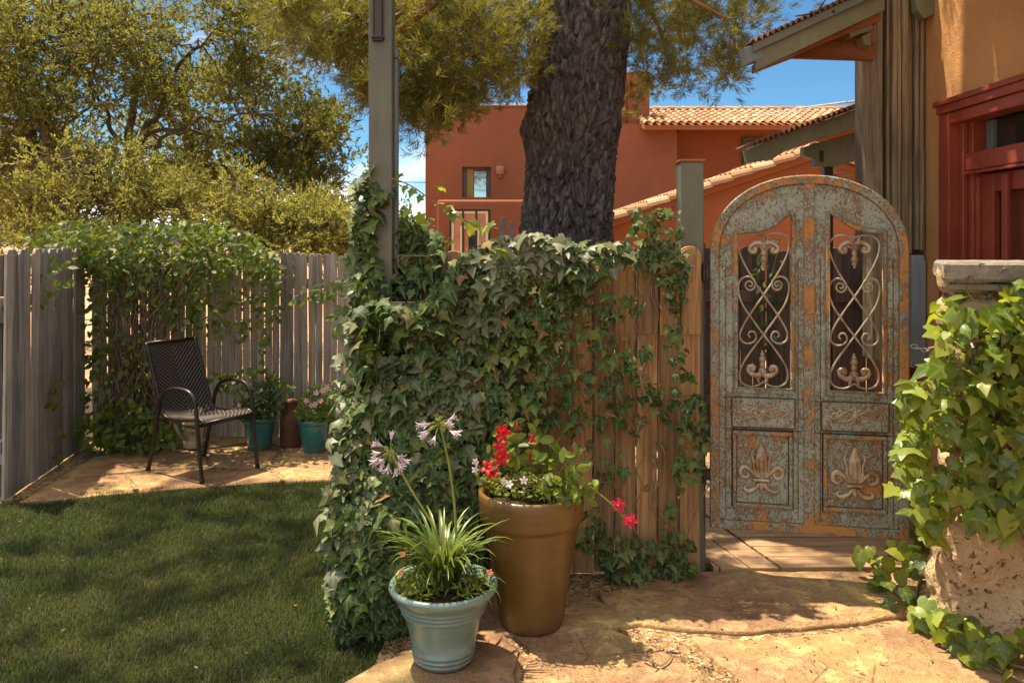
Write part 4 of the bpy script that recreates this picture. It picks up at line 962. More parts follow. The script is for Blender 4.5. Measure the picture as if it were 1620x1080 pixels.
mbt.build('ridge_tile', M['tile'], rf, world=True)
# cables
cb = thing('utility_cable', 'pale sagging cable running over the tile roof to the porch corner', 'cable', P(1170, 188, 12))
mb = MB(); mb.tube(spline([P(1148, 190, 14), P(1200, 183, 12), P(1260, 172, 10), P(1320, 164, 8), P(1372, 158, 6.3)], 8), .008, 6); mb.tube(spline([P(1180, 186, 14), P(1240, 180, 12), P(1300, 168, 9), P(1374, 160, 6.3)], 8), .006, 6)
mb.build('wire', M['chain'], cb, world=True, smooth=True)
cb = thing('power_line', 'thin dark power line crossing the sky behind the tall sage post', 'cable', P(640, 287, 40))
mb = MB(); mb.tube([P(-200, 300, 40), P(200, 290, 40), P(560, 287, 40), P(690, 289, 40)], .02, 6); mb.build('wire', M['iron'], cb, world=True)
# far hill
mb = MB(); vs = []; nx = 60
for i in range(nx + 1):
    px = -300 + 1600 * i / nx; hh = 30 * (.6 + .5 * mnoise.noise(Vector((i * .22, 3, 0)))) + (16 if 480 < px < 640 else 0)
    p = P(px, 385 - max(6, hh), 900); vs += [(p.x, 900, 0), (p.x, 900, p.z), (p.x * 1.05, 1150, p.z * .4)]
fs = [(3*i, 3*i+3, 3*i+4, 3*i+1) for i in range(nx)] + [(3*i+1, 3*i+4, 3*i+5, 3*i+2) for i in range(nx)]
mb.add(vs, fs); kind(mb.build('hills', M['ridge'], None, smooth=True), 'structure')
# ------------------------------------------------------------------ patio chair (local: x forward, y to the chair's left, z up)
fwd = Vector((.85, -.53)).normalized(); cc = Vector((-2.285, 6.12))
chair = thing('patio_chair', 'dark brown woven sling patio chair with curved arms on the flagstone patio', 'chair', (cc.x, cc.y, .022), math.atan2(fwd.y, fwd.x))
def sect(mb, pts, w=.014, h=.011):
    k = spline(pts, 6); mb.tube(k, .0145, 8)
for s in (-1, 1):
    y = s * .245
    mb = MB(); sect(mb, [(-.33, y, 0), (-.275, y, .2), (-.225, y, .40), (-.20, y, .50), (-.15, y, .585), (-.05, y, .625), (.06, y, .632), (.15, y, .615), (.205, y, .56), (.225, y, .46), (.25, y, .25), (.285, y, 0)])
    mb.build('leg_and_arm', M['chairframe'], chair, smooth=True)
    y2 = s * .212
    mb = MB(); sect(mb, [(-.405, y2, .93), (-.36, y2, .83), (-.27, y2, .60), (-.215, y2, .46), (-.17, y2, .405), (-.05, y2, .395), (.12, y2, .415), (.22, y2, .425), (.262, y2, .405)])
    mb.build('side_rail', M['chairframe'], chair, smooth=True)
for x, z, w in ((.19, .375, .245), (-.20, .40, .245), (-.405, .93, .212), (.262, .405, .212)):
    mb = MB(); mb.tube([(x, -w, z), (x, w, z)], .0115, 8); mb.build('cross_bar', M['chairframe'], chair, smooth=True)

def sling(prof, name):
    k = spline(prof, 8); n = len(k); mb = MB(); vs = []; ny = 10
    for p in k:
        for j in range(ny + 1):
            v = j / ny * 2 - 1; vs.append((p.x - .010 * (1 - v*v), v * .214, p.z - .008 * (1 - v*v)))
    m_ = ny + 1
    vs += [(x - .002, y, z - .008) for x, y, z in vs]; b = n * m_; fs = []
    for i in range(n - 1):
        for j in range(ny):
            a = i*m_ + j; fs += [(a, a+1, a+m_+1, a+m_), (b+a, b+a+m_, b+a+m_+1, b+a+1)]
    for i in range(n - 1):
        for j in (0, ny): a = i*m_ + j; fs.append((a, a+m_, b+a+m_, b+a))
    for j in range(ny):
        for i in (0, n - 1): a = i*m_ + j; fs.append((a, b+a, b+a+1, a+1))
    mb.add(vs, fs); return mb.build(name, M['sling'], chair, smooth=False)
sling([(-.408, 0, .945), (-.36, 0, .835), (-.27, 0, .605), (-.215, 0, .468), (-.185, 0, .425)], 'backrest')
sling([(-.185, 0, .425), (-.15, 0, .408), (-.05, 0, .402), (.12, 0, .422), (.22, 0, .432), (.272, 0, .408)], 'seat')
for s in (-1, 1):
    for x in (-.33, .285): mb = MB(); mb.lathe([(.017, -.002), (.018, .02), (.016, .028)], 12, (x, s*.245, 0)); mb.build('foot_cap', M['iron'], chair, smooth=True)

# ------------------------------------------------------------------ foliage helpers
IVY_V = np.array([(0,0,0),(.20,-.17,-.02),(.40,-.05,-.05),(.33,.14,-.01),(.56,.33,-.10),(.30,.50,.0),(.20,.70,.01),(0,1.06,-.14),(-.20,.70,.01),(-.30,.50,.0),(-.56,.33,-.10),(-.33,.14,-.01),(-.40,-.05,-.05),(-.20,-.17,-.02),(0,.38,.05)], float)
IVY_RIB = [1,0,.9,0,1,0,.25,1,.25,0,1,0,.9,0,1]
IVY_F = [(14, i, i+1) for i in range(0, 13)] + [(14, 13, 0)]
OV_V = np.array([(0,0,0),(.17,.16,.03),(.25,.42,.04),(.19,.72,.02),(0,1.0,-.08),(-.19,.72,.02),(-.25,.42,.04),(-.17,.16,.03),(0,.45,-.03)], float)
OV_F = [(8, i, (i + 1) % 8) for i in range(8)]
HEART_V = np.array([(0,.0,0),(.22,-.14,.0),(.42,.0,-.02),(.47,.24,-.05),(.36,.5,-.03),(.18,.76,-.05),(0,1.0,-.12),(-.18,.76,-.05),(-.36,.5,-.03),(-.47,.24,-.05),(-.42,.0,-.02),(-.22,-.14,.0),(0,.3,.06)], float)
HEART_RIB = [1,0,.75,.2,.95,.2,1,.2,.95,.2,.75,0,1]
HEART_F = [(12, i, (i + 1) % 12) for i in range(12)]
DI_V = np.array([(0,0,0),(.14,.45,.02),(0,1,0),(-.14,.45,.02)], float); DI_F = [(0,1,2),(0,2,3)]
def randn(n, s=1.0): return rng.normal(0, s, (n, 3))
def sprays(cent, axis, Ls, n, ll, lw, fwdb=.6, lat=.8, start=.0):
    """n thin leaflets along each of many short twigs -> triangles"""
    N_ = len(cent); axis = nrm(axis)
    t = rng.uniform(start, 1, (N_, n)); b = cent[:, None] + axis[:, None] * (t * np.asarray(Ls).reshape(-1, 1))[..., None]
    dr = nrm(rng.normal(0, 1, (N_, n, 3))); d = nrm(axis[:, None] * fwdb + dr * lat)
    l_ = ll * rng.uniform(.6, 1.25, (N_, n, 1)); tip = b + d * l_
    sd = nrm(np.cross(d, rng.normal(0, 1, (N_, n, 3)))) * lw * .5
    mid = b + d * l_ * .45
    V = np.stack([b, mid + sd, tip, mid - sd], 2).reshape(-1, 3)
    k = N_ * n; i0 = np.arange(k) * 4
    Fc = np.stack([np.stack([i0, i0+1, i0+2], 1), np.stack([i0, i0+2, i0+3], 1)], 1).reshape(-1, 3)
    return V, Fc
def ellips(c, r, n, shell=.0):
    p = nrm(rng.normal(0, 1, (n, 3))) * (rng.uniform(shell, 1, (n, 1)) ** (1/2.2)); return np.array(c) + p * np.array(r)
def limb(mb, a, b, r0, r1, wob=.12, k=7, n=7, sag=0):
    a, b = Vector(a), Vector(b); L_ = (b - a).length; pts = []
    for i in range(k + 1):
        t = i / k; w = math.sin(math.pi * t) ** .7 if 0 < t < 1 else 0
        pts.append(a.lerp(b, t) + Vector((random.uniform(-1, 1), random.uniform(-1, 1), random.uniform(-1, 1))) * wob * L_ * .35 * w + Vector((0, 0, -sag * w)))
    pts = spline(pts, 3); mb.tube(pts, lin(r0, r1, len(pts)), n); return pts

# ------------------------------------------------------------------ pots and the plants in them
def potted(name, label, cat, loc): return thing(name, label, cat, loc)
# tall bronze-brown planter
tp = potted('potted_plant', 'tall tapered brown clay planter with red trumpet flowers and bright trailing leaves', 'potted plant', (.085, 3.62, .032))
mb = MB(); mb.lathe([(.128, 0), (.136, .008), (.146, .06), (.168, .20), (.190, .34), (.206, .44), (.210, .452), (.222, .458), (.226, .475), (.233, .55), (.234, .578), (.229, .588), (.215, .586), (.208, .56), (.20, .52)], 72); mb.build('pot', M['bronze'], tp, smooth=True)
mb = MB(); mb.lathe([(.20, .535), (.10, .545), (.001, .55)], 32); mb.build('soil', M['psoil'], tp, smooth=True)
# blue-green glazed pot
bp = potted('potted_plant', 'squat blue green glazed pot with agapanthus straps and two pale lilac flower heads', 'potted plant', (-.275, 3.30, .032))
mb = MB(); mb.lathe([(.108, 0), (.114, .006), (.121, .016), (.122, .020), (.116, .025), (.118, .029), (.125, .034), (.126, .038), (.119, .043), (.121, .048), (.128, .053), (.129, .058), (.123, .063), (.140, .13), (.158, .195), (.160, .200), (.168, .204), (.171, .209), (.163, .214), (.166, .218), (.175, .222), (.177, .227), (.169, .232), (.172, .236), (.181, .240), (.183, .246), (.177, .250), (.186, .258), (.205, .275), (.216, .288), (.219, .300), (.214, .312), (.203, .314), (.193, .306), (.186, .28), (.18, .26)], 80); mb.build('pot', M['bluepot'], bp, smooth=True)
mb = MB(); mb.lathe([(.185, .272), (.09, .282), (.001, .287)], 32); mb.build('soil', M['psoil'], bp, smooth=True)
def strap(n, base, Lr, wr, spread, up, mt, parent, name='leaf_blade', droop=1.0):
    V, Fc, b = [], [], 0
    for i in range(n):
        az = random.uniform(0, 2*math.pi); lean = random.uniform(*spread); L_ = random.uniform(*Lr); w = random.uniform(*wr)
        d = Vector((math.cos(az), math.sin(az), 0)); s = Vector((-d.y, d.x, 0)); k = 9; p = Vector(base) + d * random.uniform(0, .05); an = R(random.uniform(*up)) 
        for j in range(k + 1):
            t = j / k; ww = w * (.75 + .25*math.sin(t*2)) * (1 - t ** 3.5) * .5 + .0003
            nn = Vector((-math.sin(an) * d.x, -math.sin(an) * d.y, math.cos(an)))
            V += [p - s*ww, p - nn*ww*.35, p + s*ww]
            p = p + (d * math.cos(an) + Vector((0, 0, math.sin(an)))) * L_ / k
            an -= R(lean) / k * (0.35 + 1.6*t) * droop
        for j in range(k):
            a_ = b + 3*j; Fc += [(a_, a_+1, a_+4, a_+3), (a_+1, a_+2, a_+5, a_+4)]
        b += 3*(k+1)
    o = np_mesh(name, np.array([tuple(v) for v in V]), Fc, mt, parent, True, False); return o
strap(150, (-.005, .02, .28), (.18, .40), (.012, .02), (55, 130), (62, 88), M['strap'], bp, 'strap_leaves')
strap(24, (.05, .0, .28), (.14, .24), (.010, .016), (80, 150), (35, 60), M['strap'], bp, 'strap_leaves')
pp = np.concatenate([ellips((-.09, -.08, .33), (.11, .10, .07), 420), ellips((.12, -.08, .32), (.07, .09, .05), 120), ellips((.0, .05, .33), (.17, .1, .05), 150)])
V, Fc = leafcloud(DI_V, DI_F, pp, randn(len(pp)) + np.array([0, -.4, .8]), randn(len(pp)) + np.array([0, 0, .6]), rng.uniform(.018, .042, len(pp)))
np_mesh('filler_leaves', V, Fc, M['herb'], bp, False, False)
def trumpet(mb_l, c, axis, s, petals=5, depth=.5, tube=.14):
    """five-petal trumpet flower around an axis"""
    ax = Vector(axis).normalized(); u = ax.orthogonal().normalized(); v = ax.cross(u); vs = []; fs = []
    a0 = random.uniform(0, 6)
    n = petals * 6
    rings = [(.0, -1.0, 0), (tube * .6, -.75, 0), (tube, -.3, 0), (.42, .0, .2), (.8, .12, .42), (1.0, .0, .55)]
    for (rr, h, lobe) in rings:
        for k in range(n):
            th = a0 + 2*math.pi*k/n; lb = abs(math.cos(petals * (th - a0) / 2)); r_ = rr * s * (1 - lobe * (1 - lb) * 1.2 if lobe else 1)
            tw = .25 * lobe
            vs.append(Vector(c) + (u * math.cos(th + tw) + v * math.sin(th + tw)) * max(r_, .0006) + ax * h * s * depth * (1 if h < 0 else .6 + lb))
    for i in range(len(rings) - 1):
        for k in range(n): fs.append((i*n+k, i*n+(k+1) % n, (i+1)*n+(k+1) % n, (i+1)*n+k))
    mb_l.add(vs, fs)
def loc3(px, py, d, t): p = P(px, py, d); return p - LOC[t.name]
# agapanthus stalks and heads
def agap(pts, head, down, n, r):
    k = spline([loc3(x, y, d, bp) for x, y, d in pts], 8); mb = MB(); mb.tube(k, lin(.0055, .0042, len(k)), 8); st = mb.build('flower_stalk', M['stalk'], bp, smooth=True)
    c = k[-1]; mbs = MB(); fl = []
    for i in range(n):
        dv = Vector((random.gauss(0, 1), random.gauss(0, .8), random.gauss(0, 1))) + Vector(down) * 1.0
        if dv.length < .1: continue
        dv.normalize(); L_ = r * random.uniform(.65, 1.05); mid = c + dv * L_ * .5 + Vector((0, 0, .006)); e = c + dv * L_ - Vector((0, 0, .006))
        q = spline([c, mid, e], 4); mbs.tube(q, .0011, 5)
        ax = (dv + Vector((0, 0, -.25))).normalized()
        u = ax.orthogonal().normalized(); v = ax.cross(u); op = random.uniform(.25, .75); s = random.uniform(.026, .036); nb = 6
        mbf = MB()
        for kx in range(nb):
            th = kx * math.pi / 3; o_ = u * math.cos(th) + v * math.sin(th); sd = ax.cross(o_)
            b0 = e + o_ * .002; b1 = e + ax * s * .55 + o_ * (.004 + .004 * op); b2 = e + ax * s * .95 + o_ * (.006 + .012 * op); b3 = e + ax * s * 1.1 + o_ * (.008 + .026 * op)
            w = .0034
            mbf.add([b0 - sd*w*.5, b0 + sd*w*.5, b1 - sd*w, b1 + sd*w, b2 - sd*w, b2 + sd*w, b3 - sd*w*.25, b3 + sd*w*.25], [(0,1,3,2),(2,3,5,4),(4,5,7,6)])
        fl.append(mbf)
    for i in range(14):
        dv = Vector((random.gauss(0, 1), random.gauss(0, 1), random.gauss(.4, .8))).normalized(); mbs.tube([c, c + dv * r * .5], .0013, 5); mbs.ball(c + dv * r * .52, .0035, 6, 5, None, (1, 1, 1))
    hd = mbs.build('flower_head', M['stalk'], bp)
    for q in fl: q.build('floret', M['lilac'], hd, smooth=True)
agap([(697, 862, 3.30), (682, 826, 3.31), (655, 782, 3.33), (628, 735, 3.35), (618, 716, 3.36)], None, (-.75, -.2, -.1), 17, .060)
agap([(722, 850, 3.31), (719, 800, 3.32), (712, 745, 3.32), (703, 700, 3.33), (696, 672, 3.33)], None, (-.35, -.2, .15), 11, .062)
def flowerset(parent, spots, mt, s, axis, name, eye=True, r_=.12, loc=loc3):
    for px, py, d in spots:
        mb = MB(); c = loc(px, py, d, parent); ax = Vector(axis) + Vector((random.uniform(-.4, .4), random.uniform(-.2, .2), random.uniform(-.3, .3)))
        trumpet(mb, c, ax, s * random.uniform(.9, 1.1)); o = mb.build(name, M[mt], parent, smooth=True)
        if eye:
            mb = MB(); mb.ball(c, s * .14, 8, 6); mb.build('flower_eye', M['yellow'], o, smooth=True)
flowerset(bp, [(637, 877, 3.18), (634, 905, 3.15), (775, 905, 3.2)], 'orangep', .014, (0, -1, .4), 'small_flower')
# tall planter flowers
flowerset(tp, [(796, 684, 3.50), (792, 706, 3.47), (794, 724, 3.46), (772, 740, 3.45), (779, 748, 3.44)], 'red', .037, (-.1, -1, .25), 'trumpet_flower', False)
flowerset(tp, [(842, 695, 3.5), (852, 722, 3.62), (836, 726, 3.72)], 'crimson', .030, (.6, -.4, .2), 'trumpet_flower', False)
flowerset(tp, [(978, 799, 3.50), (997, 823, 3.50)], 'crimson', .036, (.2, -1, .1), 'trumpet_flower')
flowerset(tp, [(797, 761, 3.41), (806, 766, 3.40), (829, 760, 3.41), (752, 730, 3.46), (752, 743, 3.45)], 'whitep', .017, (0, -1, .3), 'small_flower')
mb = MB()
for px, py, d in ((818, 678, 3.55), (839, 724, 3.48), (905, 716, 3.5)):
    c = loc3(px, py, d, tp); mb.lathe([(.001, -.02), (.005, -.012), (.007, .005), (.004, .02), (.001, .03)], 8, tuple(c))
mb.build('flower_bud', M['red'], tp, smooth=True)
mb = MB()
for pts in ([(840, 790, 3.6), (815, 740, 3.55), (798, 690, 3.52)], [(850, 790, 3.6), (850, 740, 3.58), (842, 698, 3.52)], [(870, 785, 3.55), (900, 760, 3.5), (925, 765, 3.48), (950, 782, 3.49), (972, 800, 3.51)], [(950, 782, 3.49), (975, 805, 3.5), (985, 816, 3.51), (997, 824, 3.52)], [(845, 790, 3.6), (890, 740, 3.52), (905, 715, 3.5)], [(830, 780, 3.6), (800, 700, 3.6), (780, 690, 3.6)]):
    k = spline([loc3(*p, tp) for p in pts], 6); mb.tube(k, .003, 6)
mb.build('stem', M['stalk'], tp, smooth=True)
def pixleaves(t, polys, V0, F0, mt, size, name, facing=(0, -1, .5), tip=(0, 0, -.3), jn=.7, jt=.8):
    ps = []
    for poly, n, d0, d1 in polys: q = inpix(poly, n); ps.append(unproj(q, rng.uniform(d0, d1, n)))
    p = np.concatenate(ps); n = len(p)
    V, Fc = leafcloud(V0, F0, p, np.array(facing) + randn(n, jn), np.array(tip) + randn(n, jt), rng.uniform(size[0], size[1], n), rng.uniform(-.5, 2.2, n))
    return np_mesh(name, V, Fc, mt, t, True)
pixleaves(tp, [([(830,735),(860,715),(905,705),(925,735),(930,775),(900,795),(850,775)], 90, 3.42, 3.62), ([(770,690),(800,660),(860,680),(880,720),(840,750),(790,740)], 60, 3.5, 3.7), ([(880,760),(950,770),(935,800),(890,800)], 22, 3.42, 3.5)], OV_V, OV_F, M['herb'], (.045, .075), 'broad_leaves', (0, -.7, .8), (0, -.3, .4))
pixleaves(tp, [([(762,752),(830,745),(900,752),(905,785),(830,790),(770,778)], 520, 3.38, 3.66), ([(755,735),(790,735),(790,770),(760,770)], 60, 3.42, 3.5)], DI_V, DI_F, M['herb'], (.016, .034), 'small_leaves', (0, -.4, 1), (0, -.2, .5), .9, .9)
# teal pots by the far fence
def teal(px0, px1, pyt, d, label, loc, r, hgt):
    t = potted('potted_plant', label, 'potted plant', loc)
    mb = MB(); mb.lathe([(r*.66, 0), (r*.70, .006), (r*.92, hgt*.82), (r*.93, hgt*.84), (r*.98, hgt*.86), (r*1.0, hgt*.98), (r*.985, hgt), (r*.93, hgt*.99), (r*.9, hgt*.9)], 48); mb.build('pot', M['tealpot'], t, smooth=True)
    mb = MB(); mb.lathe([(r*.9, hgt*.92), (.001, hgt*.94)], 24); mb.build('soil', M['psoil'], t); return t
t1 = teal(0, 0, 0, 0, 'teal glazed pot of pink flowers, to the right of the rusty milk can', (-1.60, 6.66, .022), .138, .262)
pixleaves(t1, [([(468,662),(470,635),(490,615),(520,610),(536,625),(535,660),(500,668)], 620, 6.5, 6.78), ([(515,640),(540,640),(530,690),(515,680)], 40, 6.48, 6.55)], OV_V, OV_F, M['vine'], (.028, .05), 'foliage', (0, -.5, .8), (0, -.2, .3), .8)
flowerset(t1, [(517, 612, 6.52), (500, 621, 6.5), (485, 634, 6.5), (498, 639, 6.48), (493, 641, 6.48), (511, 618, 6.5), (507, 634, 6.49)], 'pink', .026, (0, -.8, .6), 'pink_flower')
t2 = teal(0, 0, 0, 0, 'teal glazed pot of tall spiky greenery, behind the chair front leg', (-2.07, 6.74, .022), .134, .262)
pixleaves(t2, [([(372,662),(380,640),(410,610),(430,600),(445,630),(450,655),(430,668),(400,668)], 420, 6.6, 6.85), ([(375,640),(395,630),(400,660),(378,660)], 90, 6.5, 6.6)], DI_V, DI_F, M['herbd'], (.05, .10), 'foliage', (0, -.5, .7), (0, -.1, .9), .8)
flowerset(t2, [(378, 641, 6.5)], 'whitep', .02, (0, -.9, .4), 'small_flower'); flowerset(t2, [(413, 617, 6.62)], 'lilac', .018, (0, -.9, .4), 'small_flower')
# rusty milk can
mc = thing('milk_can', 'tall rusty metal milk can between the two teal pots', 'milk can', (-1.84, 6.84, .022))
mb = MB(); mb.lathe([(.082, 0), (.086, .004), (.086, .22), (.083, .235), (.06, .285), (.05, .30), (.05, .345), (.058, .35), (.058, .362), (.05, .36), (.047, .33)], 40); mb.build('body', M['rustcan'], mc, smooth=True)
mb = MB(); mb.lathe([(.001, .385), (.03, .383), (.056, .372), (.06, .360), (.05, .362)], 32); mb.build('lid', M['rustcan'], mc, smooth=True)
mb = MB()
for s in (-1, 1): mb.tube(spline([(s*.06, 0, .285), (s*.098, 0, .30), (s*.095, 0, .33), (s*.05, 0, .338)], 5), .005, 6)
mb.build('handle', M['rustcan'], mc, smooth=True)
# cream watering can
wc = thing('watering_can', 'battered cream enamel watering can with long spout, under the patio chair seat', 'watering can', (-2.63, 6.78, .022))
mb = MB(); mb.lathe([(.075, 0), (.08, .006), (.082, .06), (.078, .064), (.08, .07), (.084, .15), (.088, .155), (.084, .16), (.082, .195), (.086, .20), (.078, .198), (.07, .12)], 40); mb.build('body', M['cream'], wc, smooth=True)
mb = MB(); k = spline([(-.07, -.02, .05), (-.11, -.03, .12), (-.15, -.04, .20), (-.185, -.05, .235)], 5); mb.tube(k, lin(.020, .011, len(k)), 10); e_ = k[-1]; mb.lathe([(.011, 0), (.024, .02), (.020, .022), (.001, .024)], 14, (0, 0, 0), Matrix.Translation(e_) @ Matrix.Rotation(R(-50), 4, 'Y')); mb.build('spout', M['cream'], wc, smooth=True)
mb = MB(); mb.tube(spline([(.08, 0, .05), (.13, .01, .10), (.13, .01, .18), (.06, .0, .25), (-.03, 0, .21)], 6), .006, 7); mb.build('handle', M['cream'], wc, smooth=True)
# glint-green plant behind can etc. are vine leaves (below)

# ------------------------------------------------------------------ stone pillar with concrete cap, rock at its foot
PC = Vector((1.86, 3.55, 0)); PA = -math.atan2(1.86, 3.55) * .8
pl = thing('stone_pillar', 'rough stone pillar with thick grey concrete cap, mostly hidden under bright ivy', 'pillar', PC, PA)
def rock(mb, x0, x1, y0, y1, z0, z1, amp, n=14, seed=0, T=None):
    vs = []; idx = {}; fs = []
    def vert(i, j, k):
        key = (i, j, k)
        if key in idx: return idx[key]
        p = Vector((x0 + (x1-x0)*i/n, y0 + (y1-y0)*j/n, z0 + (z1-z0)*k/n)); c = Vector(((x0+x1)/2, (y0+y1)/2, (z0+z1)/2)); d = p - c
        q = Vector((d.x/(x1-x0), d.y/(y1-y0), d.z/(z1-z0))) * 2; m4 = (abs(q.x)**5 + abs(q.y)**5 + abs(q.z)**5) ** .2
        p = c + d / max(m4, .01) * max(abs(q.x), abs(q.y), abs(q.z))
        s = Vector((seed, 0, 0)); w = mnoise.noise(p * 4 + s) * 1.0 + mnoise.noise(p * 11 + s) * .45 + mnoise.noise(p * 26 + s) * .22
        p = p + d.normalized() * w * amp; idx[key] = len(vs); vs.append(p); return idx[key]
    for a in range(n):
        for b in range(n):
            for f in (0, n):
                fs += [(vert(f,a,b), vert(f,a+1,b), vert(f,a+1,b+1), vert(f,a,b+1)), (vert(a,f,b), vert(a+1,f,b), vert(a+1,f,b+1), vert(a,f,b+1)), (vert(a,b,f), vert(a+1,b,f), vert(a+1,b+1,f), vert(a,b+1,f))]
    mb.add(vs, fs, T)
def slab(mb, x0, x1, y0, y1, z0, z1, c=.012):
    n = 60; vs = []; fs = []; prof = [(0, z0), (0, z0), (1, z0 + c), (1, z0 + (z1-z0)*.35), (1, z0 + (z1-z0)*.65), (1, z1 - c), (.0, z1), (0, z1)]
    per = [(x0 + (x1-x0)*i/n, y0) for i in range(n)] + [(x1, y0 + (y1-y0)*i/20) for i in range(20)] + [(x1 - (x1-x0)*i/n, y1) for i in range(n)] + [(x0, y1 - (y1-y0)*i/20) for i in range(20)]
    cx, cy = (x0+x1)/2, (y0+y1)/2; m_ = len(per)
    for k, (o, z) in enumerate(prof):
        for x, y in per:
            ins = c if o == 0 else 0
            if k in (0, 7): ins = .12
            w = mnoise.noise(Vector((x*9, y*9, z*9))) * .006 + mnoise.noise(Vector((x*34, y*34, z*34))) * .004
            sx_ = (x0 + ins - w if x <= x0 + 1e-6 else (x1 - ins + w if x >= x1 - 1e-6 else min(max(x, x0 + ins), x1 - ins))); sy_ = (y0 + ins - w if y <= y0 + 1e-6 else (y1 - ins + w if y >= y1 - 1e-6 else min(max(y, y0 + ins), y1 - ins)))
            vs.append((sx_, sy_, z + w * .5))
    for k in range(len(prof) - 1):
        for i in range(m_): fs.append((k*m_+i, k*m_+(i+1) % m_, (k+1)*m_+(i+1) % m_, (k+1)*m_+i))
    fs += [tuple(range(m_-1, -1, -1)), tuple(range(7*m_, 8*m_))]; mb.add(vs, fs)
mb = MB(); z = .50; r_ = random.Random(5); row = 0
while z < 1.50:
    h_ = r_.uniform(.12, .19); x = .0
    while x < .9:
        w_ = r_.uniform(.2, .38); rock(mb, x, x + w_ - .012, -.01, .34, z, z + h_ - .012, .016, 6, r_.uniform(0, 50)); x += w_
    z += h_
mb.build('stone_courses', M['lime'], pl, smooth=True)
mb = MB(); mb.box(.03, .9, .02, .32, .3, 1.53); mb.build('mortar_core', M['grit'], pl)
mb = MB(); slab(mb, .0, 1.1, -.085, .40, 1.54, 1.622); mb.build('cap', M['conc'], pl)
mb = MB(); mb.box(.02, .95, -.03, .35, 1.50, 1.53); mb.build('bed_course', M['conc'], pl, bevel=.01)
rk = thing('boulder', 'big pitted pale limestone boulder at the foot of the ivy pillar', 'rock', (1.95, 3.62, 0), PA)
mb = MB(); rock(mb, -.10, .85, -.16, .36, -.06, .60, .055, 40, 3); mb.build('rock', M['lime'], rk, smooth=True)
for i, (px, py, s_) in enumerate(((1505, 960, .045), (1478, 990, .03), (1530, 975, .03))):
    p = G(px, py, .03); t = thing('pebble', ('grey fist-sized stone in the nook below the boulder', 'flat tan pebble on the sunlit path edge beneath ivy runners', 'small tan pebble pressed against the boulder base')[i], 'stone', (p.x, p.y, .03 + s_ * .4)); mb = MB(); rock(mb, -s_, s_, -s_*.7, s_*.7, -s_*.5, s_*.5, .008, 6, i); mb.build('stone', M['lime'], t, smooth=True)
# ------------------------------------------------------------------ ivy on the front fence
ivy = thing('ivy_plant', 'dense dark green ivy mounding over the brown picket fence and tall post', 'ivy', (-.3, 4.0, 0))
def sm(x, a, b): t = np.clip((x - a) / (b - a), 0, 1); return t * t * (3 - 2 * t)
def ivyfront(q):
    bul = .10 + .50 * sm(q[:, 0], 900, 560) * sm(q[:, 1], 420, 960) + .07 * sm(q[:, 0], 1000, 700) * sm(q[:, 1], 360, 450)
    lump = np.array([mnoise.noise(Vector((a * .011, b * .011, 2.0))) + .5 * mnoise.noise(Vector((a * .03, b * .03, 7.0))) for a, b in q])
    return 4.14 - bul - lump * .07
def ivyset(polys, mt, size, name, back=.16, jn=.5, t=ivy, facing=(-.1, -1, .75), tip=(0, -.25, -1), shape=(IVY_V, IVY_F), front=ivyfront, cull=None):
    out = []
    for poly, n, *ex in polys:
        q = inpix(poly, n); p = unproj(q, front(q) + rng.uniform(0, 1, n) ** 1.5 * back + (ex[0] if ex else 0)); out.append(p)
    p = np.concatenate(out)
    if cull is not None:
        px = p[:, 0] / p[:, 1] * F + 810; w = np.array([mnoise.noise(Vector((a * 5.5, c * 5.5, 1.0))) + .5 * mnoise.noise(Vector((a * 14, c * 14, 5.0))) for a, b, c in p]); p = p[w > cull + (px < 760) * -.6]
    n = len(p); p[:, 2] = np.maximum(p[:, 2], .03 + rng.uniform(0, .05, n))
    V, Fc = leafcloud(shape[0], shape[1], p, np.array(facing) + randn(n, jn), np.array(tip) + randn(n, .42), rng.uniform(size[0], size[1], n) * rng.choice([.6, .85, 1, 1.2], n), rng.uniform(-1.0, 3.4, n))
    return np_mesh(name, V, Fc, mt, t, True, True, IVY_RIB if len(shape[0]) == 15 else (HEART_RIB if len(shape[0]) == 13 else None))
DM = [(560,420),(585,400),(590,492),(625,492),(690,478),(700,440),(735,400),(785,376),(850,370),(900,385),(960,378),(1000,405),(975,430),(930,455),(900,490),(885,540),(860,600),(850,650),(840,720),(800,740),(760,800),(770,900),(690,960),(645,1000),(640,1030),(600,1038),(570,1015),(528,985),(522,830),(540,700),(552,560)]
ivyset([(DM, 4700), ([(526,985),(522,800),(545,620),(640,620),(700,780),(700,960),(640,1035),(570,1030)], 2300)], M['ivy'], (.036, .078), 'ivy_leaves', .22, cull=-.30)
TR0 = [([(880,560),(1000,480),(1080,700),(1060,900),(900,900)], 22)]
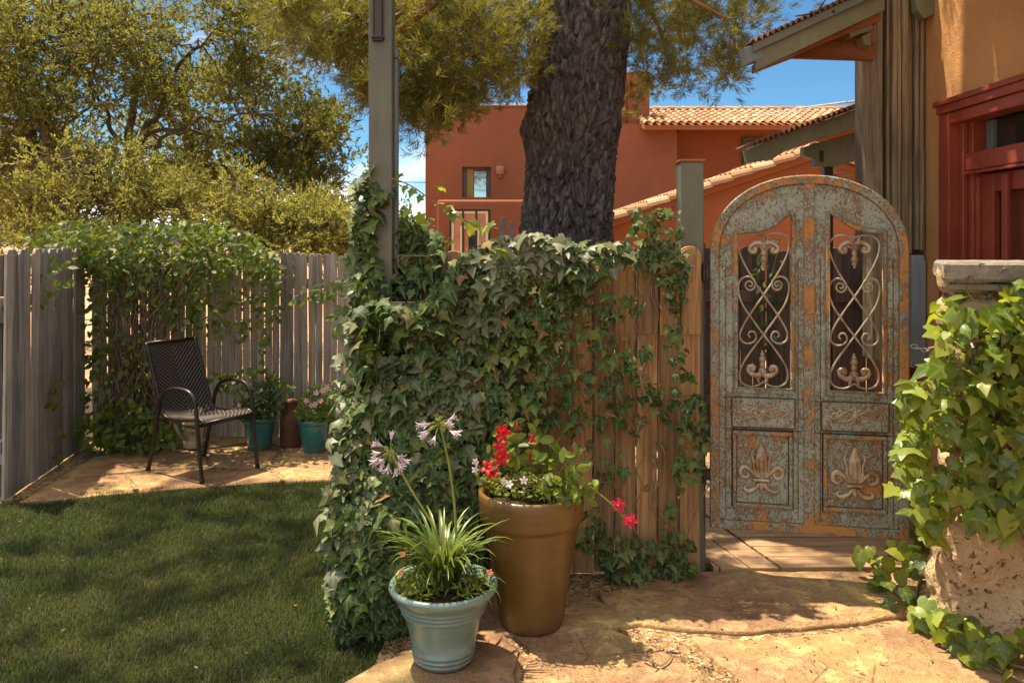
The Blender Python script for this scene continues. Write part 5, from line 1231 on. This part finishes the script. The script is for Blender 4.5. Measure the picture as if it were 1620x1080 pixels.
# the side of the mound, wrapped round the corner post
n = 1300; z = rng.uniform(0.03, 1.45, n) ; yy = rng.uniform(3.75, 4.75, n); xx = -.70 - .07 * (1 - z / 1.5)
p = np.stack([xx + .1 * rng.uniform(0, 1, n), yy, z], 1)
V, Fc = leafcloud(IVY_V, IVY_F, p, np.array([-1, -.3, .4]) + randn(n, .5), np.array([0, 0, -1]) + randn(n, .4), rng.uniform(.06, .10, n), rng.uniform(-.4, 2.4, n)); np_mesh('ivy_leaves', V, Fc, M['ivy'], ivy, True, True, IVY_RIB)
ivyset([(DM, 230), ([(600,520),(760,500),(860,560),(840,720),(640,740)], 130)], M['ivyr'], (.03, .06), 'lit_ivy_leaves', .03)  # brighter leaf colour paints sunlight onto the mound
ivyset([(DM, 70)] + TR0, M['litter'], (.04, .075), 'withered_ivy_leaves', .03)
ivyset([([(700,470),(740,405),(790,372),(860,368),(930,385),(1000,378),(1010,410),(960,430),(900,440),(840,430),(780,520),(700,520),(640,540)], 330), ([(560,380),(600,560),(720,570),(760,460),(740,640),(600,640),(560,560)], 150), ([(540,480),(600,640),(600,820),(530,900),(510,820)], 120), ([(620,640),(760,560),(780,760),(640,820)], 60)], M['ivyp'], (.05, .09), 'pale_ivy_leaves', .05)  # paler leaf colour stands in for light on the ivy
# sparse trails to the right of the mound
TR = [([(850,440),(960,450),(1000,470),(960,560),(930,640),(900,700),(850,660)], 150), ([(1000,560),(1075,620),(1115,640),(1125,690),(1085,700),(1000,620)], 60), ([(985,330),(1075,330),(1092,400),(1085,470),(1030,430),(985,410)], 130),
      ([(1045,430),(1090,400),(1085,560),(1115,640),(1110,740),(1070,800),(1085,860),(1060,900),(1045,800),(1080,700),(1055,560)], 135), ([(920,640),(1000,560),(1010,640),(985,760),(940,780)], 45), ([(930,830),(1000,850),(1090,860),(1100,900),(1060,925),(950,905)], 120), ([(880,800),(950,800),(960,880),(900,880)], 40), ([(930,480),(1030,440),(1035,560),(960,600)], 40)]
ivyset(TR, M['ivy'], (.032, .066), 'trailing_ivy_leaves', .05)
# on the tall post and above the fence behind it
PT = [([(562,285),(590,262),(592,480),(560,480),(556,400)], 150), ([(588,300),(625,290),(615,330),(590,340)], 16), ([(620,350),(660,340),(700,372),(692,440),(640,470),(622,470)], 170, .12), ([(590,400),(620,420),(625,470),(590,440)], 8), ([(600,460),(650,480),(640,500),(590,500)], 20), ([(612,480),(690,478),(690,520),(612,520)], 60, -.12), ([(690,440),(720,450),(715,520),(680,520)], 30, -.1)]
ivyset(PT, M['ivy'], (.05, .085), 'post_ivy_leaves', .08)
mb = MB()
arc = [(618, 282), (650, 294), (690, 322), (730, 346), (765, 358), (790, 362)]
k = spline([P(x, y, 4.05) for x, y in arc], 6); mb.tube(k, .0035, 6)
for i in range(60):
    x, y = random.uniform(560, 1100), random.uniform(420, 900); pts = [P(x, y, 4.10)]
    for j in range(4): x += random.uniform(-25, 25); y = max(405, y - random.uniform(20, 55)); pts.append(P(x, y, 4.12))
    mb.tube(spline(pts, 3), .003, 5)
mb.build('ivy_stems', M['stem'], ivy, world=True, smooth=True)
q = np.array([(625,290),(640,292),(655,300),(668,310),(690,322),(705,328),(715,338),(728,344),(745,352),(752,350),(765,356),(775,352),(690,300),(640,330),(660,340),(675,350),(632,275)], float)
p = unproj(q + rng.normal(0, 2, q.shape), np.full(len(q), 4.05)); n = len(p)
V, Fc = leafcloud(IVY_V, IVY_F, p, np.array([0, -.8, .6]) + randn(n, .4), np.array([.4, 0, -.8]) + randn(n, .4), rng.uniform(.04, .075, n)); np_mesh('arching_ivy_leaves', V, Fc, M['ivyr'], ivy, True)

# ------------------------------------------------------------------ bright ivy on the right pillar
iv2 = thing('ivy_plant', 'sunlit yellow green large-leaved ivy covering the stone pillar at the right edge', 'ivy', (1.8, 3.4, 0))
def frontR(q): return 3.36 - .10 * sm(q[:, 0], 1440, 1640) - .0 * q[:, 1]
RT = [([(1475,470),(1520,455),(1560,470),(1640,440),(1680,560),(1680,880),(1600,860),(1520,800),(1470,790),(1430,760),(1410,720),(1450,650),(1440,620),(1480,560)], 330), ([(1405,600),(1450,600),(1450,700),(1410,780),(1425,700)], 22), ([(1590,440),(1640,430),(1640,640),(1600,640)], 36), ([(1440,760),(1500,760),(1500,850),(1450,850)], 24)]
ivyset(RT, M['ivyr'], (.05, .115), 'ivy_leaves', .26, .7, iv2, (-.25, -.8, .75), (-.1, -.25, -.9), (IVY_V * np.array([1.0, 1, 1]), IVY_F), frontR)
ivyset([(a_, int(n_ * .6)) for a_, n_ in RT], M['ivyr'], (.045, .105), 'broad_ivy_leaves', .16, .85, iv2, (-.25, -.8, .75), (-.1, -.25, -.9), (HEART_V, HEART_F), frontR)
# runner on the ground
gx = []
for (x, y, k_) in ((1380,895,7),(1405,925,9),(1430,885,10),(1450,905,8),(1425,950,7),(1460,985,8),(1480,1005,6),(1500,1015,6),(1530,1030,6),(1560,1050,7),(1590,1060,7),(1460,870,9),(1440,840,9),(1475,830,7),(1540,1015,4),(1600,1040,6)):
    for i in range(k_): gx.append(G(x + random.uniform(-22, 22), y + random.uniform(-8, 14), .04))
p = np.array([tuple(v) for v in gx]); n = len(p); p[:, 2] = rng.uniform(.05, .16, n)
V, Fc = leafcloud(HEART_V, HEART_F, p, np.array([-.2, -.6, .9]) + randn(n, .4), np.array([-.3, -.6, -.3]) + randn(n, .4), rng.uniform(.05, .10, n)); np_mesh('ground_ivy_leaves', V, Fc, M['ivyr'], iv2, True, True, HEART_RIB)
mb = MB()
for pts in ([(1640, 1062), (1570, 1040), (1510, 1010), (1460, 975), (1425, 945), (1400, 915), (1380, 890)], [(1640, 1085), (1590, 1064), (1540, 1040), (1490, 1020)], [(1470, 985), (1450, 940), (1462, 905)]):
    mb.tube(spline([G(x, y, .045) for x, y in pts], 5), .006, 6)
for i in range(26):
    x, y = random.uniform(1520, 1640), random.uniform(540, 860); pts = [P(x, y, 3.42)]
    for j in range(4): x = max(1485, x + random.uniform(-40, 30)); y = max(490, y - random.uniform(5, 40)); pts.append(P(x, y, 3.42 + random.uniform(-.05, .03)))
    mb.tube(spline(pts, 4), .0035, 5)
mb.tube(spline([P(1470, 552, 3.5), P(1530, 540, 3.4), P(1600, 538, 3.36), P(1650, 545, 3.36)], 5), .009, 6)
mb.build('ivy_stems', M['stem'], iv2, world=True, smooth=True)

# ------------------------------------------------------------------ vine on the back fence
vn = thing('climbing_vine', 'bright green climbing vine spilling over the grey picket fence behind the chair', 'vine', (-3.0, 6.7, 0))
def vset(polys, mt, size, name, shape=(OV_V * np.array([1.15, 1, 1]), OV_F), jn=.6):
    out = []
    for poly, n, d0, d1 in polys: q = inpix(poly, n); out.append(unproj(q, rng.uniform(d0, d1, n)))
    p = np.concatenate(out); n = len(p)
    V, Fc = leafcloud(shape[0], shape[1], p, np.array([0, -.8, .7]) + randn(n, jn), np.array([0, -.1, -.7]) + randn(n, .7), rng.uniform(size[0], size[1], n), rng.uniform(-.5, 2, n))
    return np_mesh(name, V, Fc, mt, vn, True)
vset([([(40,375),(80,352),(150,345),(250,355),(340,350),(400,368),(440,395),(420,430),(330,430),(230,440),(140,430),(70,420)], 1500, 6.55, 7.1), ([(100,400),(330,410),(330,480),(300,530),(230,500),(140,470),(130,430)], 480, 6.6, 6.8)], M['vine'], (.05, .085), 'vine_leaves')
vset([([(130,470),(175,480),(190,560),(170,640),(150,700),(135,640)], 150, 6.55, 6.75), ([(120,660),(200,630),(255,660),(290,690),(250,712),(170,712),(125,705)], 360, 6.35, 6.7), ([(180,540),(240,520),(255,660),(200,650)], 90, 6.5, 6.75),
      ([(300,400),(420,410),(450,480),(420,470),(390,540),(330,530),(300,490)], 210, 6.65, 6.8), ([(400,420),(440,400),(445,470),(420,570),(405,560)], 110, 6.65, 6.8), ([(330,590),(400,580),(460,600),(470,625),(400,620),(345,625)], 110, 6.7, 6.85),
      ([(440,470),(480,455),(545,440),(540,470),(480,480)], 50, 6.7, 6.85), ([(30,420),(110,395),(120,440),(70,500),(45,490)], 55, 5.9, 6.1), ([(520,500),(545,480),(545,530),(525,540)], 25, 6.3, 6.6), ([(75,590),(100,580),(100,740),(80,730)], 18, 6.0, 6.2)], M['vine'], (.045, .085), 'vine_leaves')
mb = MB(); rr = random.Random(4)
for i in range(90):
    x, y = rr.uniform(160, 265), rr.uniform(690, 712); pts = [P(x, y, 6.7 + rr.uniform(-.1, .1))]
    x1 = rr.uniform(140, 330)
    for j in range(6): t_ = (j + 1) / 6; pts.append(P(x + (x1 - x) * t_ ** 1.4 + rr.uniform(-16, 16), y - 290 * t_ + rr.uniform(-12, 12), 6.72 + rr.uniform(-.12, .1)))
    k = spline(pts, 4); mb.tube(k, lin(rr.uniform(.004, .011), .0025, len(k)), 5)
for i in range(26):
    x, y = rr.uniform(120, 440), rr.uniform(400, 520); pts = [P(x, y, 6.68)]
    for j in range(5): x += rr.uniform(-50, 50); y += rr.uniform(-18, 30); pts.append(P(x, y, 6.70 + rr.uniform(-.06, .06)))
    mb.tube(spline(pts, 4), .003, 5)
mb.build('vine_stems', M['stem'], vn, world=True, smooth=True)
lt = thing('leaf_litter', 'dry fallen leaves and twigs scattered over the lawn and flagstones', 'leaf litter'); kind(lt, 'stuff')
ps = [G(x, y, .025) for x, y in [(random.uniform(20, 520), 735 - 20 * random.random() + random.uniform(-20, 25)) for _ in range(90)]] + [G(random.uniform(200, 480), random.uniform(695, 715), .024) for _ in range(120)] + [G(random.uniform(850, 1500), random.uniform(920, 1080), .038) for _ in range(150)] + [G(random.uniform(0, 500), random.uniform(800, 1080), .02) for _ in range(60)] + [G(random.uniform(900, 1110), random.uniform(925, 945), .03) for _ in range(80)]
p = np.array([tuple(v) for v in ps]); n = len(p)
V, Fc = leafcloud(DI_V, DI_F, p, np.array([0, 0, 1]) + randn(n, .3), randn(n) * np.array([1, 1, .1]), rng.uniform(.012, .035, n), rng.uniform(-1, 3, n)); np_mesh('dry_leaves', V, Fc, M['litter'], lt, False)
OC_V = np.array([(0,0,.5),(.6,0,0),(0,.45,0),(-.55,.1,0),(.05,-.5,0),(0,0,-.4)], float); OC_F = [(0,1,2),(0,2,3),(0,3,4),(0,4,1),(5,2,1),(5,3,2),(5,4,3),(5,1,4)]
ps = [G(x + random.gauss(0, 9), y + random.gauss(0, 5), .024) for x, y in [tuple(Vector((955, 985)).lerp(Vector((1170, 1080)), random.random())) for _ in range(130)]] + [G(random.uniform(890, 1110), random.gauss(934, 6), .03) for _ in range(200)] + [G(random.uniform(880, 1600), random.uniform(920, 1085), .034) for _ in range(40)] + [G(random.uniform(770, 830), random.uniform(985, 1070), .024) for _ in range(60)]
p = np.array([tuple(v) for v in ps]); n = len(p); V, Fc = leafcloud(OC_V, OC_F, p, randn(n), randn(n), rng.uniform(.004, .014, n)); np_mesh('grit_stones', V, Fc, M['grit'], lt, False)
tw = thing('twig', 'dark dry forked twig lying on the flagstone in front of the tall planter', 'twig', G(1040, 1045, .035))
mb = MB()
for pts in ([(1018, 1040), (1032, 1046), (1046, 1052), (1056, 1048)], [(1032, 1046), (1030, 1038), (1026, 1032)], [(1046, 1052), (1058, 1042), (1062, 1034)], [(1040, 1050), (1034, 1056)]):
    k = spline([G(x, y, .042 + random.uniform(0, .012)) for x, y in pts], 4); mb.tube(k, lin(.005, .002, len(k)), 5)
mb.build('stick', M['stem'], tw, world=True)
# pine needles lying on the path
ps = np.array([tuple(G(random.uniform(860, 1560), random.uniform(925, 1090), .036)) for _ in range(420)]); n = len(ps); th = rng.uniform(0, np.pi, n)
V, Fc = sprays(ps, np.stack([np.cos(th), np.sin(th), 0*th], 1), np.full(n, .001), 1, .045, .0022, 1.0, .0); np_mesh('dry_needles', V, Fc, M['litter'], lt, False)

# ------------------------------------------------------------------ grass
def grass_pts(n):
    out = np.zeros((0, 2)); poly = lawn_poly
    while len(out) < n:
        q = np.stack([rng.uniform(-6.2, -.4, n), rng.uniform(1.9, 5.9, n)], 1); q = q[inpoly(q, poly)]
        q = q[(np.abs(q[:, 0]) < .66 * q[:, 1] + .25 + 1.2 * (rng.uniform(0, 1, len(q)) < .35))]; q = q[rng.uniform(0, 1, len(q)) < (2.4 / np.maximum(q[:, 1], 2.4)) ** 1.0]; out = np.concatenate([out, q])
    return out[:n]
n = 210000; g = grass_pts(n); h = rng.uniform(.016, .042, n); az = rng.uniform(0, 2*np.pi, n); ln = rng.uniform(.1, 1.0, n)
clump = np.array([mnoise.noise(Vector((x * 3.1, y * 3.1, 0))) for x, y in g[::1]]); h *= (1 + .45 * clump) * np.where(rng.uniform(0, 1, n) > .97, 1.7, 1.0)
d = np.stack([np.cos(az), np.sin(az)], 1); s = np.stack([-d[:, 1], d[:, 0]], 1) * (rng.uniform(.0016, .0034, n) * .5)[:, None]
b = g; mid = b + d * (h * ln * .35)[:, None]; tip = b + d * (h * ln * 1.0)[:, None]
def s3(xy, z): return np.concatenate([xy, z[:, None]], 1)
z0 = np.full(n, -.008)
V = np.stack([s3(b - s, z0), s3(b + s, z0), s3(mid + s * .8, h * .55), s3(mid - s * .8, h * .55), s3(tip, h * (1 - .35 * ln))], 1).reshape(-1, 3)
i0 = np.arange(n) * 5; Fc = np.stack([np.stack([i0, i0+1, i0+2], 1), np.stack([i0, i0+2, i0+3], 1), np.stack([i0+3, i0+2, i0+4], 1)], 1).reshape(-1, 3)
o = np_mesh('grass', V, Fc, M['grass'], None); kind(o, 'stuff'); o['label'] = 'short mown lawn grass patched with dry straw'; o['category'] = 'grass'

# ------------------------------------------------------------------ big pine: trunk, limbs, needle crown
pine = thing('pine_tree', 'huge dark furrowed pine trunk leaning right behind the ivy fence, with drooping needle boughs', 'tree', (.33, 5.6, 0))
DT = 5.6
cxs = [(930, -500), (928, -150), (925, 0), (918, 90), (911, 170), (905, 240), (899, 310), (893, 380), (888, 500), (884, 700), (880, 800)]
ctr = sorted([(EYE - (py - 385) / F * DT, (px - 810) / F * DT) for px, py in cxs])
wid = sorted([(EYE - (py - 385) / F * DT, w / 2 / F * DT) for py, w in ((-500, 120), (-150, 140), (0, 149), (90, 150), (170, 148), (200, 150), (240, 141), (310, 143), (380, 150), (500, 160), (700, 200), (800, 240))])
nu = 330; rows = [-.05 + 1.35 * i / 50 for i in range(50)] + [1.30 + 2.5 * i / 470 for i in range(470)] + [3.80 + 1.5 * i / 50 for i in range(51)]; nz_ = len(rows) - 1; z0_, z1_ = -.05, 5.3; V = []
for j in range(nz_ + 1):
    z = rows[j]; cx = np.interp(z, [c[0] for c in ctr], [c[1] for c in ctr]); r0 = np.interp(z, [c[0] for c in wid], [c[1] for c in wid])
    for i in range(nu):
        a_ = 2 * math.pi * i / nu; x, y = math.cos(a_), math.sin(a_)
        q = Vector((x * r0 * 24, y * r0 * 24, z * 6.5)) ; q = q + mnoise.noise_vector(q * .5) * 1.0 + mnoise.noise_vector(q * 1.6) * .35
        dd, _ = mnoise.voronoi(q); e = dd[1] - dd[0]; pl_ = min(1, e / .30); pl_ = pl_ * pl_ * (3 - 2 * pl_)
        rr_ = r0 - .034 + .030 * pl_ + .014 * abs(mnoise.noise(Vector((x * r0 * 34, y * r0 * 34, z * 5)))) + .016 * mnoise.noise(q * 1.7) + .006 * mnoise.noise(q * 5) + .022 * mnoise.noise(Vector((x * 1.3, y * 1.3, z * .9)))
        rr_ += .035 * math.exp(-((z - 2.48) / .12) ** 2) * max(0, -x) ** 3
        V.append((cx + x * rr_, DT + y * rr_, z))
Fc = [(j*nu + i, j*nu + (i+1) % nu, (j+1)*nu + (i+1) % nu, (j+1)*nu + i) for j in range(nz_) for i in range(nu)]
np_mesh('trunk', V, Fc, M['pbark'], pine, True)
mb = MB(); top = Vector((np.interp(5.2, [c[0] for c in ctr], [c[1] for c in ctr]), DT, 5.2)); ends = []
mb.tube([top, top + Vector((.1, .1, 1.5)), top + Vector((.2, .0, 3.5))], [.26, .2, .1], 10)
for i in range(16):
    a_ = i * 2.4; h_ = random.uniform(-1.1, 2.6); L_ = random.uniform(2.4, 4.4); st = top + Vector((0, 0, h_)); e = st + Vector((math.cos(a_) * L_, math.sin(a_) * L_ * .9, random.uniform(-.2, .9)))
    g_ = [q - SUN * (q.z / SUN.z) for q in (st.lerp(e, f_) for f_ in (.3, .5, .7, .85, 1.0))]
    if any(-.2 < q.x < 3.0 and 2.3 < q.y < 3.9 for q in g_): continue
    k = limb(mb, st, e, .075, .02, .1, 6, 7); ends.append(k)
vis = [((905, -60, 5.5), (700, -5, 5.0), (560, 60, 4.9)), ((905, -120, 5.6), (770, -10, 5.2), (740, 60, 5.1)), ((930, -100, 5.6), (1060, -20, 5.3), (1150, 30, 5.2)), ((930, -60, 5.6), (1030, 20, 5.6), (1060, 110, 5.6)), ((900, -140, 5.5), (660, -30, 5.3), (470, 20, 5.4)), ((715, -20, 5.0), (650, 35, 5.0), (590, 60, 5.0))]
for v_ in vis: k = spline([P(*q) for q in v_], 6); mb.tube(k, lin(.032, .006, len(k)), 7)
mb.build('limbs', M['limb'], pine, world=True, smooth=True)
# needle boughs seen in the picture: left of and right of the trunk
def boughs(poly, n, d0, d1, needles, ll, lw, name, dens=None, mt='pine', clump=True, nzz=.25, gap=-.03):
    q = inpix(poly, n * 2)
    if clump:
        w = np.array([mnoise.noise(Vector((x * .022, y * .022, d0))) + .6 * mnoise.noise(Vector((x * .06, y * .06, 5.0))) for x, y in q]); q = q[np.argsort(-w + rng.normal(0, nzz, len(w)))][:n]
    else: q = q[:n]
    if clump:
        per = 11; q = q[rng.permutation(len(q))[:max(1, n // per)]]; cc_ = unproj(q, rng.uniform(d0, d1, len(q))); off = nrm(rng.normal(0, 1, (len(q), per, 3))) * 1.35 * rng.uniform(.25, 1, (len(q), per, 1)) * np.array([.13, .13, .085])
        c = (cc_[:, None] + off).reshape(-1, 3); ax = (off * 6 + np.array([0, 0, .3]) + rng.normal(0, .4, off.shape)).reshape(-1, 3)
        w = np.array([mnoise.noise(Vector(v) * 4.5) + .6 * mnoise.noise(Vector(v) * 11.0) for v in c]) > gap; c, ax = c[w], ax[w]
    else: c = unproj(q, rng.uniform(d0, d1, len(q))); ax = randn(len(q), .6)
    V, Fc = sprays(c, ax, np.full(len(c), .06), needles, ll, lw, .9, .62); return np_mesh(name, V, Fc, M[mt], pine, False)
L1 = [(430,-10),(855,-10),(838,50),(838,105),(812,135),(780,150),(735,175),(700,196),(655,202),(622,182),(595,160),(570,145),(535,110),(505,82),(460,75),(440,50)]
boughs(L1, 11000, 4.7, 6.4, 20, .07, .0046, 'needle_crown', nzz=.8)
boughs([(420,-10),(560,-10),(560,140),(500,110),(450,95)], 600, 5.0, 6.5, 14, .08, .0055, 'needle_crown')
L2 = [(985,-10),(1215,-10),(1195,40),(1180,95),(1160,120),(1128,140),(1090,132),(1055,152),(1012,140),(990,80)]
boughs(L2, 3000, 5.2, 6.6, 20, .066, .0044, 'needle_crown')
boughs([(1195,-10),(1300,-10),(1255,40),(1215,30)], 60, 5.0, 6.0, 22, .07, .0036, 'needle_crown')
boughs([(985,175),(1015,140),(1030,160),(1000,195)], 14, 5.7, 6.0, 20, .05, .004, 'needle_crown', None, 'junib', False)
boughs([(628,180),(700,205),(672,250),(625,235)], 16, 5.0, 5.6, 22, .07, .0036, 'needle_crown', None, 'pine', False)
# the crown overhead, out of the picture: it throws the dappled shade
def lit(gx, gy):
    """where the photograph shows sun on the ground: leave gaps in the crown above"""
    l = np.zeros(len(gx))
    for cx, cy, rx, ry, v in ((1.2, 3.1, 1.35, .66, 1.08), (2.2, 3.2, .8, .7, .95), (.55, 3.10, .45, .25, .75), (.62, 3.62, .32, .14, .55), (1.6, 3.4, .5, .5, 1.0), (1.25, 4.75, .4, .45, .9), (-3.15, 4.98, .8, .32, 1.05), (-3.8, 4.7, .8, .4, 1.0), (-2.6, 5.85, .5, .16, .7), (-1.6, 6.05, .55, .25, .9), (-2.1, 6.3, .4, .15, .6), (.05, 3.75, .4, .3, .35), (2.0, 3.5, .5, .5, 1.0), (.3, 3.85, 1.4, .40, .62), (.2, 5.0, 1.1, .8, .45), (-.55, 3.5, .35, .4, .4), (-1.4, 5.7, .3, .12, .6)):
        l = np.maximum(l, v * np.exp(-np.maximum(0, (((gx - cx) / rx) ** 2 + ((gy - cy) / ry) ** 2) - .7) * 2.2))
    return l
cl = []
n = 5700
gx, gy = rng.uniform(-5.2, 4.0, n), rng.uniform(.6, 6.9, n); z = rng.uniform(5.0, 7.2, n)
w = np.array([mnoise.noise(Vector((a * 1.5, b * 1.5, 4.0))) + .7 * mnoise.noise(Vector((a * 4, b * 4, 9.0))) for a, b in zip(gx, gy)])
keep = (rng.uniform(0, 1, n) > lit(gx, gy) * 1.08) & (w + rng.normal(0, .2, n) > -.36)
p = np.stack([gx + SUN.x / SUN.z * z, gy + SUN.y / SUN.z * z, z], 1)[keep]
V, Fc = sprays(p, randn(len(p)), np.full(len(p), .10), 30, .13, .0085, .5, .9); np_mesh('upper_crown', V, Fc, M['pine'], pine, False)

# ------------------------------------------------------------------ junipers behind the back fence
def juniper(label, base, trunkpts, limbs_, clusters, mt, leaf, name='juniper_tree', cat='tree', twig=70, r0=.12, nl=15, jb='jbark', air=1.45):
    t = thing(name, label, cat, (base[0], base[1], 0))
    mb = MB(); k = spline([Vector(p) for p in trunkpts], 6); mb.tube(k, lin(r0, r0 * .45, len(k)), 10); mb.build('trunk', M[jb], t, world=True, smooth=True)
    mb = MB(); tips = []
    for a, b, ra, rb in limbs_: kk = limb(mb, a, b, ra * .62, rb * .6, .15, 7, 7); tips += kk[6:]
    cs = []
    for (c, r, n_) in clusters:
        cs.append((np.array(c), np.array(r), n_))
        near = min(tips, key=lambda v: (v - Vector(c)).length) if tips else Vector(trunkpts[-1])
        limb(mb, near, c, .012, .004, .2, 5, 5)
        for q in ellips(c, r, 5): limb(mb, c, q, .005, .002, .3, 3, 4)
    mb.build('limbs', M[jb], t, world=True, smooth=True)
    C_, A_ = [], []
    for c, r, n_ in cs:
        p = ellips(c, r * air, int(n_ * 1.35), 0); w = np.array([mnoise.noise(Vector(v) * 2.4) + .6 * mnoise.noise(Vector(v) * 7.0) for v in p]); p = p[w > -.02]
        C_.append(p); A_.append((p - c) / r * .55 + np.array([0, 0, .45]) + randn(len(p), .55))
    C_ = np.concatenate(C_); A_ = np.concatenate(A_)
    V, Fc = sprays(C_, A_, rng.uniform(.5, 1.2, len(C_)) * leaf * 3.6, nl, leaf, leaf * .36, 1.0, .75)
    np_mesh('crown', V, Fc, M[mt], t, False); return t
def cl_poly(poly, n, d0, d1, rr, per):
    q = inpix(poly, n); d = rng.uniform(d0, d1, n); out = []
    for (x, y), dd in zip(q, d): p = P(x, y, dd); r_ = random.uniform(*rr); out.append((tuple(p), (r_ * 1.2, r_, r_ * .75), int(per * (r_ / rr[1]) ** 2) + 4))
    return out
dj = 10.0
juniper('tall juniper with forked brown trunk rising behind the back fence, left of the sky gap', (P(200, 385, dj).x, dj), [P(200, 480, dj) * 1 - Vector((0, 0, 0)), P(203, 330, dj), P(208, 270, dj), P(205, 235, dj)],
    [(P(206, 262, dj), P(270, 120, dj), .10, .03), (P(206, 250, dj), P(240, 20, dj + .4), .09, .03), (P(205, 245, dj), P(140, 130, dj - .3), .06, .02), (P(208, 240, dj), P(300, 205, dj - .5), .06, .02), (P(230, 215, dj), P(400, 180, dj - .4), .05, .015), (P(210, 260, dj), P(420, 250, dj - .2), .05, .015), (P(300, 205, dj), P(480, 260, dj), .03, .01), (P(240, 60, dj), P(180, -60, dj), .05, .02), (P(262, 130, dj), P(360, 20, dj), .05, .015)],
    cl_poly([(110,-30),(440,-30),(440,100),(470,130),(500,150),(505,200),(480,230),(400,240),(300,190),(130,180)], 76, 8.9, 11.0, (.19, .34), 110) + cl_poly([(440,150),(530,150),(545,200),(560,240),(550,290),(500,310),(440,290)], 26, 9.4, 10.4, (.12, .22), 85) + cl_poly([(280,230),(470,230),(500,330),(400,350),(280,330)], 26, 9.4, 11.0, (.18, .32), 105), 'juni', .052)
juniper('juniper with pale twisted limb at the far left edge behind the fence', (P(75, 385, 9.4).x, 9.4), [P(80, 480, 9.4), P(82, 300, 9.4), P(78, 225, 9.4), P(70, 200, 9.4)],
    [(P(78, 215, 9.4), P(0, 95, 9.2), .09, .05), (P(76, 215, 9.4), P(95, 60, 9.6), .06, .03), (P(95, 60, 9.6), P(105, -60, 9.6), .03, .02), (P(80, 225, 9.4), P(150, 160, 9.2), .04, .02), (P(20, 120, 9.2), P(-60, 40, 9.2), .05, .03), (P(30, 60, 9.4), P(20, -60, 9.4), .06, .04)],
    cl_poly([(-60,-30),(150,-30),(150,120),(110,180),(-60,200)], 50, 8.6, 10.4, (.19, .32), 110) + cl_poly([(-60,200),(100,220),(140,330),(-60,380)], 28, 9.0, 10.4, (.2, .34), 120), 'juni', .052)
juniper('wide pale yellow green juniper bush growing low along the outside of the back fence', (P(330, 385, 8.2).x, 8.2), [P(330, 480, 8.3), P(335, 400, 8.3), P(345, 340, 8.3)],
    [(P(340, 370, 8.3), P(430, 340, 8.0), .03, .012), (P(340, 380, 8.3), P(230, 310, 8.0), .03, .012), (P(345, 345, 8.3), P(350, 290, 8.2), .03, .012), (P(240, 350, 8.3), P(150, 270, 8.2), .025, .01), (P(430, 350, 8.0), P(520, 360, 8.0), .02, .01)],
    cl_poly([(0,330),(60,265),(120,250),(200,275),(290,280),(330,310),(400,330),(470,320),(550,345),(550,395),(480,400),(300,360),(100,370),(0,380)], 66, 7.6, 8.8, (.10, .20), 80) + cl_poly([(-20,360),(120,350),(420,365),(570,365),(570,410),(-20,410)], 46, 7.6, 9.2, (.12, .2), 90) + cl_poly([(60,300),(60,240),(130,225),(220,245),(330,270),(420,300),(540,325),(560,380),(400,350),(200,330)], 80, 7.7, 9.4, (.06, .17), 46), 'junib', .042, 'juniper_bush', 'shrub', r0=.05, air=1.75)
juniper('dusty green juniper mass farther back, filling behind the forked juniper', (P(300, 385, 14).x, 14), [P(300, 480, 14), P(300, 300, 14), P(290, 100, 14)], [(P(300, 300, 14), P(150, 150, 14), .08, .03), (P(300, 250, 14), P(450, 200, 14), .08, .03)],
    cl_poly([(-80,200),(60,150),(200,180),(360,120),(440,180),(480,330),(300,420),(-80,420)], 24, 12.5, 15, (.30, .5), 110), 'juni', .09)
juniper('small dark red leaved shrub beyond the fence near the ivy post', (P(520, 385, 9).x, 9), [P(520, 480, 9), P(520, 400, 9)], [(P(520, 420, 9), P(530, 390, 9), .02, .01)], cl_poly([(495,380),(520,368),(560,372),(570,400),(500,405)], 12, 8.8, 9.3, (.07, .12), 60), 'redleaf', .04, 'red_shrub', 'shrub', r0=.03)
juniper('distant green treetops below the sky gap, between juniper and house', (P(620, 385, 40).x, 40), [P(620, 480, 40), P(620, 370, 40)], [(P(620, 380, 40), P(650, 360, 40), .1, .05)], cl_poly([(530,360),(560,345),(600,360),(650,335),(672,350),(680,400),(530,400)], 16, 38, 42, (.4, .8), 90), 'fargreen', .22, 'far_tree', 'tree', r0=.2)
juniper('glowing yellow green shrub behind the ivy post and fence top', (P(650, 385, 6.6).x, 6.6), [P(650, 520, 6.6), P(650, 400, 6.6)], [(P(650, 420, 6.6), P(665, 380, 6.6), .02, .01)], cl_poly([(620,375),(650,360),(690,372),(690,420),(620,430)], 9, 6.3, 6.9, (.06, .11), 60), 'herb', .035, 'sunlit_shrub', 'shrub', r0=.03)
# leaves seen through the gate grille
vg = thing('climbing_vine', 'thin dark vine on the dark fence, seen through the left gate grille', 'vine', P(1210, 480, 6.8))
q = inpix([(1195,370),(1235,380),(1225,600),(1195,600)], 70); p = unproj(q, rng.uniform(6.7, 6.85, 70)); V, Fc = leafcloud(OV_V, OV_F, p, np.array([0, -.8, .6]) + randn(70, .5), np.array([0, 0, -1]) + randn(70, .5), rng.uniform(.05, .09, 70)); np_mesh('vine_leaves', V, Fc, M['ivy'], vg, True)
mb = MB(); mb.tube(spline([P(1205, 690, 6.82), P(1215, 600, 6.8), P(1205, 500, 6.8), P(1225, 420, 6.8), P(1235, 370, 6.8)], 6), .005, 6); mb.build('stem', M['stem'], vg, world=True)
